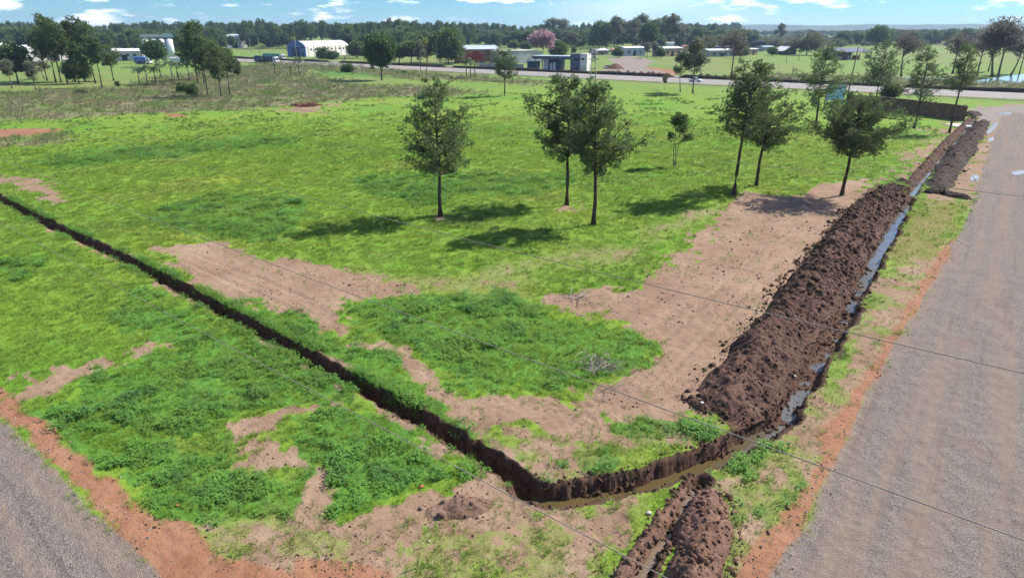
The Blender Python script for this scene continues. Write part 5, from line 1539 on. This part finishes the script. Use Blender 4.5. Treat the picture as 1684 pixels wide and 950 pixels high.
MB().box(-0.5, L + 0.5, -1.2, 1.2, hs + 1.2, hs + 1.35).build('deck', M_grey, t)
MB().box(-0.3, L * 0.72, -1.0, 1.0, hs + 1.36, hs + 2.9).build('gallery', M_conc, t)
MB().box(L * 0.73, L + 0.3, -1.0, 1.0, hs + 1.36, hs + 3.4).build('motor_house', M_roofblue, t)
hall('warehouse', (352, 80), (407, 79), 30, 10.5, 13, M_sheet, M_roofblue, 'large pale blue white warehouse on the rise before the pine wood', doors=[(0.08, 0.2, 6, M_void), (0.55, 0.7, 6, M_void)], wins=(7.0, 8.6, 6, 0.4, M_grey))
# blue arched shed with long body
A, rz, L = facade((503, 94), (574, 90.3))
t = thing('arched_shed', (*A, 0), rz, 'long pale shed with a bright blue arched front', 'building')
dp = 15.0; ev, top = 6.6, 10.0
arc = [(dp * k / 10, ev + (top - ev) * math.sin(math.pi * k / 10) ** 0.8) for k in range(11)]
MB().prism([(0, 0), (dp, 0)] + [(dp - 0.001, ev)] + [(a, z) for a, z in arc[::-1][1:-1]] + [(0, ev)], 0.4, L, 'x').build('wall', M_white, t)
MB().prism([(a, z + 0.05) for a, z in arc] + [(a, z + 0.22) for a, z in arc[::-1]], 0.35, L + 0.3, 'x').build('roof', M_roofgrey, t)
MB().prism([(-0.3, 0), (dp + 0.3, 0), (dp + 0.3, ev)] + [(a, z + 0.5) for a, z in arc[::-1]] + [(-0.3, ev)], -0.1, 0.33, 'x').build('front_gable', M_blue, t)
MB().box(-0.2, -0.105, 4.2, 11.6, 0, 5.6).build('gate', M_darkblue, t)
MB().box(-0.25, -0.105, 0.4, 14.6, 5.75, 6.1).build('lintel', M_darkblue, t)
MB().box(-0.2, -0.105, 1.6, 2.7, 0, 2.4).build('door', M_void, t)
windows(t, L, 4.2, 5.2, 9, 0.35, M_grey, y=0.0)
for i in range(8):
    MB().box(L * (0.06 + i * 0.125), L * (0.06 + i * 0.125) + 0.4, -0.25, -0.012, 0, ev - 0.1).build('pilaster', M_white, t)
# red shed
A, rz, L = facade((755, 104), (797, 103.5))
t = thing('red_shed', (*A, 0), rz, 'brick shed with a red painted panel and open bay on its right', 'building')
dp = 13; he = height_for(775, 104, 82)
MB().prism([(0, 0), (dp, 0), (dp, he + 1.6), (0, he)], 0, L, 'x').build('wall', M_brick, t)
MB().box(L * 0.10, L * 0.92, -0.12, -0.012, 0.5, he * 0.68).build('sign_panel', M_red, t)
MB().box(L * 0.55, L * 0.8, -0.17, -0.125, he * 0.70, he * 0.84).build('sign', M_red, t)
MB().box(L * 0.42, L * 0.58, -0.2, -0.13, 0.05, 2.6).build('door', M_void, t)
MB().prism([(-0.8, he + 0.05), (dp + 0.5, he + 1.85), (dp + 0.5, he + 2.0), (-0.8, he + 0.2)], -0.4, L * 1.62, 'x').build('roof', M_roofblue, t)
for i in range(3):
    MB().box(L * (1.05 + 0.26 * i), L * (1.05 + 0.26 * i) + 0.3, 0.2, 0.5, 0, he - 0.1).build('post', M_grey, t)
MB().box(L * 1.02, L * 1.58, dp - 0.4, dp - 0.1, 0, he + 1.4).build('back_wall', M_brick, t)
# white store
A, rz, L = facade((828, 105), (893, 103))
t = thing('white_store', (*A, 0), rz, 'stained white windowless store with a low gabled end', 'building')
dp = 14; he = height_for(860, 104, 84)
MB().prism([(0, 0), (L, 0), (L, he * 0.86), (L * 0.8, he * 1.04), (L * 0.66, he), (0, he)], 0, dp, 'y').build('wall', M_conc, t)
MB().prism([(-0.3, he + 0.03), (L * 0.66, he + 0.03), (L * 0.8, he * 1.04 + 0.03), (L + 0.3, he * 0.86 + 0.03), (L + 0.3, he * 0.86 + 0.2), (L * 0.8, he * 1.04 + 0.2), (L * 0.66, he + 0.2), (-0.3, he + 0.2)], -0.2, dp + 0.2, 'y').build('roof', M_roofgrey, t)
MB().box(L * 0.6, L * 0.7, -0.1, -0.012, 0, 2.4).build('door', M_grey, t)
# low grey wall
A, rz, L = facade((786, 110), (861, 112))
t = thing('low_wall', (*A, 0), rz, 'low grey concrete wall between the red shed and the station', 'wall')
MB().box(0, L, 0, 0.3, 0, 1.6).build('panel', M_grey, t)
MB().box(-0.1, L + 0.1, -0.08, 0.38, 1.602, 1.75).build('coping', M_conc, t)
# station: canopy, kiosk, tower
A, rz, L = facade((866, 116), (968, 118.5))
k = ppm(A[1]); t = thing('service_station', (*A, 0), rz, 'flat canopy building with slate blue tower and teal kiosk beside the highway', 'building')
u2 = lambda u: L * (u - 866) / 102.0
hc = height_for(915, 117, 94); ht = height_for(945, 118, 88.5)
MB().box(u2(877), u2(939), -1.2, 7.5, hc - 0.9, hc + 0.25).build('canopy', M_slate, t)
MB().box(u2(876.5), u2(939), -1.4, 7.7, hc + 0.26, hc + 0.5).build('canopy_edge', M_roofblue, t)
MB().box(u2(867), u2(882), 0, 5, 0, hc * 0.62).build('kiosk', M_teal, t)
MB().box(u2(866.4), u2(882.4), -0.3, 5.3, hc * 0.62 + 0.01, hc * 0.66).build('kiosk_roof', M_darkblue, t)
k2 = MB().box(u2(902), u2(922), 0.4, 6, 0, hc - 0.95).build('shop', M_darkblue, t)
MB().box(u2(905), u2(908), 0.28, 0.38, 0.3, hc * 0.55).build('pane', M_white, k2)
MB().box(u2(909.5), u2(914), 0.28, 0.38, 0.3, hc * 0.62).build('pane', M_white, k2)
for u in (881, 892, 939):
    MB().box(u2(u) - 0.2, u2(u) + 0.2, 0.1, 0.5, 0, hc - 0.95).build('column', M_grey, t)
MB().box(u2(893), u2(901), 1.0, 1.3, 0, hc - 0.95).build('screen_wall', M_white, t)
tw = MB().box(u2(940), u2(955), -1.5, 5, 0, ht).build('tower', M_slate, t)
MB().box(u2(955) + 0.004, u2(966), -1.2, 4.7, 0, ht).build('tower_wing', M_white, t)
MB().box(u2(946), u2(954), -1.62, -1.51, ht * 0.62, ht * 0.72).build('window', M_glass, t)
MB().box(u2(957), u2(962), -1.32, -1.21, ht * 0.66, ht * 0.76).build('window', M_glass, t)
MB().box(u2(948), u2(952), -1.62, -1.51, ht * 0.18, ht * 0.26).build('window', M_glass, t)
# small houses far behind
def house(a, b, vt, dp, wall_m, roof_m, label, ridge=0.9, gable='x', wn=2, flat=False):
    h = height_for((a[0] + b[0]) / 2, (a[1] + b[1]) / 2, vt)
    t, L = hall('house', a, b, dp, h - ridge, h, wall_m, roof_m, label, 'house', gable, doors=[(0.42, 0.55, min(2.2, h * 0.6), M_void)], wins=(h * 0.28, h * 0.55, wn, 0.35, M_grey))
    return t


house((981, 91), (1001, 90.5), 81, 9, M_grey, M_sheet, 'small grey house with white roof, leftmost of the far row')
house((1007, 90.5), (1024, 90.5), 80, 8, M_tan, M_brick, 'small orange tan house second in the far row')
house((1027, 92.5), (1060, 92), 77, 10, M_roofblue, M_sheet, 'pale blue house with white roof third in the far row', wn=3)
house((1090, 93.5), (1122, 92.5), 77.5, 10, M_tan, M_sheet, 'brown house with bright white roof behind the grey gums', wn=3)
house((1123, 92), (1132, 92), 75, 8, M_tan, M_brick, 'narrow tan tower like house beside the brown one', 0.4, wn=1)
house((1166, 94), (1210, 93), 81, 10, M_grey, M_sheet, 'grey house with a long white verandah roof', wn=4)
house((1172, 89), (1204, 88.5), 76, 10, M_slate, M_darkblue, 'dark blue grey house behind the long verandah roof', wn=3)
house((1232, 91), (1246, 90.5), 80, 7, M_tan, M_sheet, 'tiny pale house below the black tanks', 0.5, wn=1)
house((1256, 85), (1272, 84.5), 76, 8, M_grey, M_roofblue, 'small grey house right of the black tanks', 0.6, wn=2)
house((1288, 90.5), (1309, 90), 77, 9, M_void, M_sheet, 'little black gabled hut with white roof edge in the field', 3.0, 'y', wn=1)
house((1096, 86), (1108, 86), 70, 8, M_sheet, M_sheet, 'white boxy tank house rising behind the brown house', 0.4, wn=1)
for i, (a, b) in enumerate([(1236.5, 1243.5), (1245, 1256)]):
    h = height_for(1245, 83, 67.5 if i else 69)
    t, L = hall('black_tower', (a, 84), (b, 84), 8, h - 0.4, h, M_black, M_black, ['narrow black block, left of two on the far plain', 'wider black block, right of two on the far plain'][i], 'tower', over=0.1, wins=(h * 0.5, h * 0.62, 1, 0.25, M_slate))
# barn
A, rz, L = facade((1377, 99.5), (1424, 98))
t = thing('barn', (*A, 0), rz, 'open sided barn with long dark blue roof in the green field', 'barn')
h = height_for(1400, 99, 80)
MB().prism([(-2, h * 0.68), (6, h), (14, h * 0.68), (14, h * 0.68 + 0.2), (6, h + 0.2), (-2, h * 0.68 + 0.2)], -1.5, L + 1.5, 'x').build('roof', M_darkblue, t)
for i in range(5):
    MB().box(L * i / 4 - 0.15, L * i / 4 + 0.15, -0.15, 0.15, 0, h * 0.74).build('post', M_wood, t)
MB().box(0, L, 10.5, 10.8, 0, h * 0.8).build('back_wall', M_void, t)
for i in range(3):
    MB().box(L * (0.12 + 0.3 * i), L * (0.12 + 0.3 * i) + 3.5, 1.5, 4, 0, h * 0.36).build('stall', [M_tan, M_grey, M_brick][i], t)

# ---------------------------------------------------------------- dark boundary wall: precast panels between posts
def panel_wall(pts, H, label):
    A0 = np.array(G(*pts[0])); t = thing('boundary_wall', (*A0, 0), 0, label, 'wall')
    for i in range(len(pts) - 1):
        A, B = np.array(G(*pts[i])), np.array(G(*pts[i + 1])); d = B - A; L = float(np.hypot(*d)); rz = math.atan2(d[1], d[0]); n = max(1, round(L / 3.0))
        M = Matrix.Translation((*(A - A0), 0)) @ Matrix.Rotation(rz, 4, 'Z')
        for k in range(n):
            x0, x1 = L * k / n, L * (k + 1) / n; dz = random.uniform(-0.04, 0.04)
            o = MB().box(x0 + 0.09, x1 - 0.09, -0.06, 0.06, -0.2, H + dz).build('panel', M_wallbrown, t); o.matrix_local = M
            o = MB().box(x0 - 0.08, x0 + 0.08, -0.10, 0.10, -0.2, H + 0.06).build('post', M_wallbrown, t); o.matrix_local = M
            o = MB().box(x0 + 0.085, x1 - 0.085, -0.09, 0.09, H + dz + 0.002, H + dz + 0.09).build('coping', M_coping, t); o.matrix_local = M
        o = MB().box(L - 0.08, L + 0.08, -0.10, 0.10, -0.2, H + 0.06).build('post', M_wallbrown, t); o.matrix_local = M


panel_wall([(1390, 178.5), (1436, 180.5), (1500, 188.5), (1585, 199.5)], 2.95, 'long dark brown boundary wall at the far corner of the field')

# concrete slab by the wall
x_, y_ = G(1577, 206.5)
tag(MB().box(-1.7, 1.7, -2.2, 2.2, -0.2, 0.14).build('concrete_slab', M_conc), 'pale concrete slab on the ground at the wall end', 'slab').location = (x_, y_, gz(x_, y_))

# billboard
def sign_mat():
    m, nt, b = new_mat('billboard_print'); k = NT(nt)
    t = nt.nodes.new('ShaderNodeTexCoord')
    vo = nt.nodes.new('ShaderNodeTexVoronoi'); vo.inputs['Scale'].default_value = 1.1; nt.links.new(t.outputs['Object'], vo.inputs['Vector'])
    c = k.mix(k.ramp(vo.outputs['Distance'], 0.32, 0.36), (0.16, 0.50, 0.78), (0.34, 0.64, 0.85))
    c = k.mix(k.ramp(k.noise(1.4, 2, 0.5, t.outputs['Object']), 0.60, 0.63), c, (0.08, 0.30, 0.58))
    nt.links.new(c, b.inputs['Base Color']); b.inputs['Roughness'].default_value = 0.4
    return m


A = np.array(G(1356, 178)); B = np.array(G(1385, 176.5)); d = B - A; L = float(np.hypot(*d))
t = thing('billboard', (*A, 0), math.atan2(d[1], d[0]), 'bright blue billboard behind the pine at the field corner', 'billboard')
h1 = height_for(1370, 177, 141); h0 = height_for(1370, 177, 164)
MB().box(0, L, -0.06, 0.0, h0, h1).build('board', sign_mat(), t)
for z in (h0, h1):
    MB().box(-0.1, L + 0.1, -0.09, 0.05, z - 0.1, z + 0.1).build('frame_rail', M_roofblue, t)
for xx in (-0.1, L * 0.5, L + 0.1):
    MB().box(xx - 0.08, xx + 0.08, 0.055, 0.22, -0.2, h1).build('post', M_wood, t)

# ---------------------------------------------------------------- poles
def pole(u, vb, vt, label, mat=M_pole, arm=1.6, r0=0.16, du=0, group='utility poles'):
    x_, y_ = G(u, vb); H = height_for(u, vb, vt)
    t = thing('utility_pole', (x_, y_, 0), 0.4, label, 'pole', group)
    lean = du / ppm(y_)
    MB().tube([(0, 0, -0.2), (lean * 0.5, 0, H / 2), (lean, 0, H)], [r0, r0 * 0.8, r0 * 0.6], 8).build('post', mat, t, True)
    if arm:
        MB().box(lean - arm / 2, lean + arm / 2, -0.06 - r0, -r0 * 0.7, H - 0.5, H - 0.36).build('crossarm', M_wood, t)
        for s in (-0.45, 0, 0.45):
            MB().tube([(lean + arm * s, -r0, H - 0.36), (lean + arm * s, -r0, H - 0.24), (lean + arm * s, -r0, H - 0.16)], [0.05, 0.07, 0.03], 6).build('insulator', M_grey, t)
    return t


for u, vb, vt, lab, m_, a_ in [
    (702, 128, 75, 'thin dark pole in the field edge left of the lone small pine', M_wood, 1.2), (719, 107, 69, 'pale concrete pole left of a pair beside the big bushy tree', M_pole, 1.4), (727, 101, 69, 'pale concrete pole right of a pair beside the big bushy tree', M_pole, 1.4),
    (488, 95, 63, 'pale wooden pole in front of the blue arched shed', M_pole, 1.2), (427, 88, 61, 'pale pole right of two left of the blue shed', M_pole, 1.2), (413, 87, 62, 'pale pole left of two left of the blue shed', M_pole, 0),
    (619, 96, 77, 'short pale lamp pole behind the round crowned tree', M_pole, 0), (901, 103, 74, 'pale pole behind the flat canopy', M_pole, 1.4), (1053, 98, 65, 'thin grey pole by the pale blue house', M_pole, 1.4), (1293, 104, 80, 'thin wooden pole in the field before the black hut', M_wood, 0), (1313, 101, 84, 'short thin pole right of the black hut', M_wood, 0),
        (1060, 92, 71, 'grey pole behind the far row of houses', M_pole, 1.2), (799, 80, 60, 'thin pole in the field behind the red shed', M_wood, 1.4), (1006, 88, 70, 'thin pole behind the orange tan house', M_pole, 1.0)]:
    pole(u, vb, vt, lab, m_, a_, 0.14)
pole(1389, 180, 78, 'tall leaning wooden pole beside the billboard', M_wood, 0, 0.17, 6)
# twin concrete pole
xa, ya = G(974, 152); H = height_for(974, 152, 80)
t = thing('twin_pole', (xa, ya, 0), 0.15, 'tall twin legged concrete pole with braces before the highway', 'pole', 'utility poles')
for s in (-1, 1):
    MB().tube([(s * 0.95, 0, -0.2), (s * 0.55, 0, H)], [0.19, 0.12], 8).build('leg', M_pole, t, True)
for z in np.linspace(2.2, H - 1.2, 5):
    w = 0.95 - 0.4 * z / H
    MB().box(-w, w, -0.12, 0.12, z - 0.15, z + 0.15).build('brace', M_grey, t)
for z in (H - 0.3, H - 1.6, H - 3.0):
    MB().box(-1.5, 1.5, -0.3, -0.2, z, z + 0.16).build('crossarm', M_wood, t)
    for xx in (-1.35, -0.7, 0.7, 1.35):
        MB().tube([(xx, -0.25, z + 0.16), (xx, -0.25, z + 0.32), (xx, -0.25, z + 0.42)], [0.07, 0.11, 0.05], 6).build('insulator', M_grey, t)
MB().box(-0.5, 0.5, -0.55, -0.21, H - 2.7, H - 1.9).build('transformer', M_grey, t)

# ---------------------------------------------------------------- vehicles
def wheel(t, x_, y_, r, w, sgn):
    o = MB().tube([(x_, y_ - w / 2, r), (x_, y_ + w / 2, r)], r, 16).build('wheel', M_rubber, t)
    MB().tube([(x_, y_ + sgn * w / 2, r), (x_, y_ + sgn * (w / 2 + 0.03), r)], r * 0.6, 12).build('rim', M_rim, o)


def truck(loc, rz, tarp, cab_m, label, L=11.0):
    t = thing('truck', (loc[0], loc[1], 0.02), rz, label, 'truck', 'parked trucks')
    MB().box(-L, 0.2, -1.2, 1.2, 0.95, 1.25).build('chassis', M_void, t)
    pr = [(-1.25, 1.26), (1.25, 1.26), (1.25, 3.2), (0.9, 3.65), (0, 3.85), (-0.9, 3.65), (-1.25, 3.2)]
    MB().prism(pr, -L, -0.4, 'x').build('tarpaulin_body', tarp, t)
    for k in range(5):
        MB().box(-L + 0.3 + k * (L - 1) / 4.5, -L + 0.42 + k * (L - 1) / 4.5, -1.29, -1.252, 1.28, 3.1).build('strap', M_grey, t)
    cb = MB().prism([(0.0, 0.7), (2.3, 0.7), (2.4, 1.7), (2.0, 2.9), (1.6, 3.1), (0.0, 3.2)], -1.2, 1.2, 'y').build('cab', cab_m, t)
    MB().quad((2.43, -1.05, 1.75), (2.43, 1.05, 1.75), (2.04, 1.0, 2.85), (2.04, -1.0, 2.85)).build('windscreen', M_glass, cb)
    for s in (-1, 1):
        MB().box(0.7, 1.8, s * 1.21 - 0.012, s * 1.21 + 0.012, 1.8, 2.6).build('side_window', M_glass, cb)
        MB().box(2.3, 2.42, s * 0.9 - 0.2, s * 0.9 + 0.2, 0.95, 1.2).build('headlight', M_white, cb)
    MB().box(0.2, 1.9, -0.95, 0.95, 3.2, 3.6).build('air_deflector', cab_m, cb)
    for x_ in (1.4, -1.2, -L + 1.2, -L + 2.5, -L + 3.8):
        for s in (-1, 1): wheel(t, x_, s * 1.05, 0.5, 0.32, s)
    return t


M_tarpblue = paint('navy_tarpaulin', (0.030, 0.055, 0.12), 0.5, 0.2, 0.8); M_tarpgreen = paint('green_tarpaulin', (0.02, 0.24, 0.17), 0.5, 0.2, 0.8); M_cabwhite = paint('white_vehicle_paint', (0.70, 0.70, 0.70), 0.3, 0.05, 0.8, spec=0.5)
M_cabblue = paint('blue_vehicle_paint', (0.05, 0.12, 0.42), 0.35, 0.1, 0.8, spec=0.5)
x_, y_ = G(452, 104.5); truck((x_, y_), R(-30), M_tarpblue, M_cabwhite, 'white cabbed truck with a navy tarpaulin on the verge', 15.0)
x_, y_ = G(463, 99.5); truck((x_, y_), R(-34), M_tarpgreen, M_cabwhite, 'truck with a green tarpaulin behind the navy one', 16.0)
x_, y_ = G(243, 106); truck((x_, y_), R(-10), M_cabblue, M_cabwhite, 'blue truck parked below the leftmost silo', 7.0)
x_, y_ = G(306, 107); truck((x_, y_), R(-6), M_cabwhite, M_cabwhite, 'white truck parked between the silos and the second pines', 8.0)


def car(loc, rz, z, paint_m, label):
    t = thing('car', (loc[0], loc[1], z), rz, label, 'car')
    low = [(-2.15, 0.35), (2.1, 0.35), (2.2, 0.6), (2.1, 0.85), (1.2, 0.98), (-1.4, 1.0), (-2.15, 0.95), (-2.25, 0.6)]
    body = MB()
    pr = [low, [(x_ * 0.985, z_ if z_ < 0.9 else z_ - 0.03) for x_, z_ in low]]
    body.prism(low, -0.78, 0.78, 'y'); b = body.build('body', paint_m, t)
    md = b.modifiers.new('bevel', 'BEVEL'); md.width = 0.09; md.segments = 2; md.limit_method = 'ANGLE'
    cabn = MB(); vb = [(-1.5, 0.99), (1.05, 0.97), (0.45, 1.46), (-1.0, 1.5)]
    base = len(cabn.v)
    for s, inset in ((-1, 0), (1, 0)):
        for i, (x_, z_) in enumerate(vb):
            cabn.v.append((x_, s * (0.76 if i < 2 else 0.6), z_))
    cabn.f += [(0, 1, 2, 3), (7, 6, 5, 4), (0, 4, 5, 1), (1, 5, 6, 2), (2, 6, 7, 3), (3, 7, 4, 0)]
    cabn.build('cabin', M_glass, t)
    MB().prism([(-1.02, 1.5), (0.47, 1.46), (0.42, 1.54), (-0.95, 1.58)], -0.6, 0.6, 'y').build('roof', paint_m, t)
    for s in (-1, 1):
        MB().box(2.0, 2.19, s * 0.55 - 0.16, s * 0.55 + 0.16, 0.62, 0.78).build('headlight', M_white, t)
        MB().box(-2.24, -2.12, s * 0.6 - 0.13, s * 0.6 + 0.13, 0.65, 0.82).build('tail_light', M_red, t)
        MB().box(0.55, 0.75, s * 0.86 - 0.09, s * 0.86 + 0.09, 0.98, 1.12).build('mirror', paint_m, t)
        MB().box(-0.12, -0.06, s * 0.79 - 0.008, s * 0.79 + 0.008, 0.45, 0.97).build('door_seam', M_void, t)
        for x_ in (-1.35, 1.35): wheel(t, x_, s * 0.72, 0.33, 0.2, s)
    return t


cs = u_to_s(1143, near_off + 5); c = hw_pt(cs, near_off + 5)
car(tuple(c), math.atan2(HW[1], HW[0]), 0.33, M_cabwhite, 'white car driving on the highway behind the grey gums')
x_, y_ = G(1000, 113); car((x_, y_), R(20), 0.02, M_cabwhite, 'pale car parked beside the red earth heap')

# ---------------------------------------------------------------- small heaps
def heap(name, u, v, w, d, h, mat, label, cat, group=None, seed=0, n=14, rz=0):
    r = np.random.default_rng(seed); mb = MB(); x_, y_ = G(u, v)
    V = []; Q = []
    N = n
    for i in range(N):
        for j in range(N):
            a, b = -1 + 2 * i / (N - 1), -1 + 2 * j / (N - 1); rr = math.hypot(a, b)
            z = h * max(0, 1 - rr ** 1.4) * r.uniform(0.75, 1.2) - (0.06 if rr > 0.98 else 0)
            V.append((a * w / 2, b * d / 2, z))
    for i in range(N - 1):
        for j in range(N - 1):
            Q.append((i * N + j, (i + 1) * N + j, (i + 1) * N + j + 1, i * N + j + 1))
    o = obj(name, mesh_np(name, np.array(V), np.array(Q), mat)); o.location = (x_, y_, gz(x_, y_) if y_ < 300 else 0); o.rotation_euler[2] = rz
    return tag(o, label, cat, group)


ORD = ['first', 'second', 'third', 'fourth', 'fifth', 'sixth', 'seventh', 'eighth', 'ninth', 'tenth']
heap('earth_heap', 1012, 113.5, 9, 6, 2.4, M_earth2, 'red earth heap beside the parked pale car across the highway', 'heap', seed=1)
for i, (u, v) in enumerate([(1002, 119.5), (1009, 120), (1017, 120), (1033, 121), (1043, 121), (1055, 121.5), (1067, 122), (1074, 122.3), (1084, 122.8), (1097, 123.2), (1152, 126.5), (1164, 127), (1177, 127.5), (1193, 128), (1255, 129.5), (1270, 131), (1290, 132), (1298, 132.5), (1330, 134)]):
    heap('earth_heap', u, v, 2.6 + (i % 3) * 0.4, 2.4, 0.9 + 0.15 * (i % 4), M_earth2 if i < 10 else M_earth3, ORD[i] + ' from the left of the small red earth heaps across the highway' if i < 10 else ORD[i - 10] + ' from the left of the small dark earth heaps right of the white car', 'heap', 'red heaps in a row across the highway' if i < 10 else 'dark heaps in a row across the highway', seed=20 + i, n=9)


def brush(u, v, rad, n, mat, label, L=1.2, seed=0, cat='brush heap', th=0.03):
    r = np.random.default_rng(seed); x_, y_ = G(u, v); mb = MB()
    for i in range(n):
        p = r.normal(0, rad * 0.5, 2); a = r.uniform(0, 6.28); l = L * r.uniform(0.4, 1.2); z = abs(r.normal(0.12, 0.16)) * min(1, rad)
        e = r.normal(0, 0.15) * L
        mb.tube([(p[0], p[1], z), (p[0] + math.cos(a) * l * 0.5, p[1] + math.sin(a) * l * 0.5, z + 0.08 + abs(e) * 0.4), (p[0] + math.cos(a) * l, p[1] + math.sin(a) * l, max(0.02, z + e))], [th, th * 0.8, th * 0.4], 4)
    o = mb.build('brush_heap', mat); o.location = (x_, y_, gz(x_, y_)); return tag(o, label, cat)


M_twig = paint('dry_twigs', (0.36, 0.31, 0.26), 0.9, 0.3, 4); M_twigred = paint('reddish_branches', (0.20, 0.085, 0.055), 0.9, 0.3, 2)
brush(502, 174, 3.0, 160, M_twigred, 'reddish brown heap of cut branches in the far field', 2.2, 1, th=0.09)
brush(985, 600, 0.9, 110, M_twig, 'pale grey heap of dry twigs at the edge of the lush patch', 0.9, 2, th=0.018)
brush(955, 488, 0.5, 14, M_twig, 'dead branch lying on the bare soil', 1.4, 3, 'branch', 0.025)
brush(1000, 640, 0.7, 30, M_twig, 'few dry twigs lying on the bare soil near the ditch corner', 0.7, 4, 'twigs', 0.012)

# stones and a lump of clay that can be told apart
M_stone = paint('pale_stone', (0.42, 0.37, 0.32), 0.9, 0.3, 6); M_clay = paint('orange_clay', (0.45, 0.16, 0.06), 0.9, 0.2, 6)
for i, (u, v, s, m_, lab) in enumerate([(693, 800, 0.13, M_clay, 'orange clay lump beside the big foreground weed clump'), (1066, 846, 0.13, M_stone, 'pale stone on the lip of the narrow foreground ditch'), (1307, 616, 0.14, M_stone, 'grey stone in the water at the foot of the brown ridge'), (706, 888, 0.06, M_stone, 'small pale stone in the sparse foreground grass'),
                                        (292, 833, 0.09, M_clay, 'orange stone on the red verge at the lower left'), (1153, 672, 0.10, M_sheet, 'white scrap on the clods at the foot of the brown ridge')]):
    x_, y_ = G(u, v); o = obj('stone' if 'stone' in lab else ('clay_lump' if 'clay' in lab else 'scrap'), clod_mesh('stone', m_, 60 + i)); o.scale = (s, s * 0.8, s * 0.7); o.location = (x_, y_, gz(x_, y_) + s * 0.4 + (0.25 if i == 5 else 0)); tag(o, lab, 'stone' if 'stone' in lab else 'lump')

# ---------------------------------------------------------------- overhead cables
M_cable = paint('cable_sheath', (0.24, 0.205, 0.18), 0.6, 0.2, 3)
d1 = D1; n1_ = np.array([0.654, 0.757])
for off, c2, c1, c0, r, lab in [(8.0, 0.0002, 0.0381, 8.79, 0.010, 'overhead cable nearest the camera crossing the lower left corner'), (12.0, 0.0002, 0.0243, 9.21, 0.0115, 'overhead cable passing over the lush patch to the right edge'),
                                (18.5, 0.00063, 0.0331, 9.41, 0.013, 'overhead cable passing before the pines and over the brown ridge'), (54.0, 0.00001, 0.0072, 6.9, 0.018, 'farthest overhead cable running behind the lone left pine')]:
    pts = []
    for s in np.arange(-130 if off < 20 else -110, 45.1, 2.5):
        p = d1 * s + n1_ * off
        pts.append((p[0], p[1], c2 * s * s + c1 * s + c0))
    mb = MB().tube(pts, r, 6)
    tag(mb.build('overhead_cable', M_cable, None, True), lab, 'cable', 'overhead cables')

# ================================================================ HAZE
m = bpy.data.materials.new('air_haze'); m.use_nodes = True; nt = m.node_tree; nt.nodes.clear()
o_ = nt.nodes.new('ShaderNodeOutputMaterial'); v_ = nt.nodes.new('ShaderNodeVolumePrincipled')
v_.inputs['Color'].default_value = (0.52, 0.74, 1.0, 1); v_.inputs['Density'].default_value = 0.00011; v_.inputs['Anisotropy'].default_value = 0.2
nt.links.new(v_.outputs[0], o_.inputs['Volume'])
hz = MB().box(-6300, 6300, -3000, 6300, -12, 110).build('haze', m)
tag(hz, kind='stuff')
hz.display_type = 'WIRE'
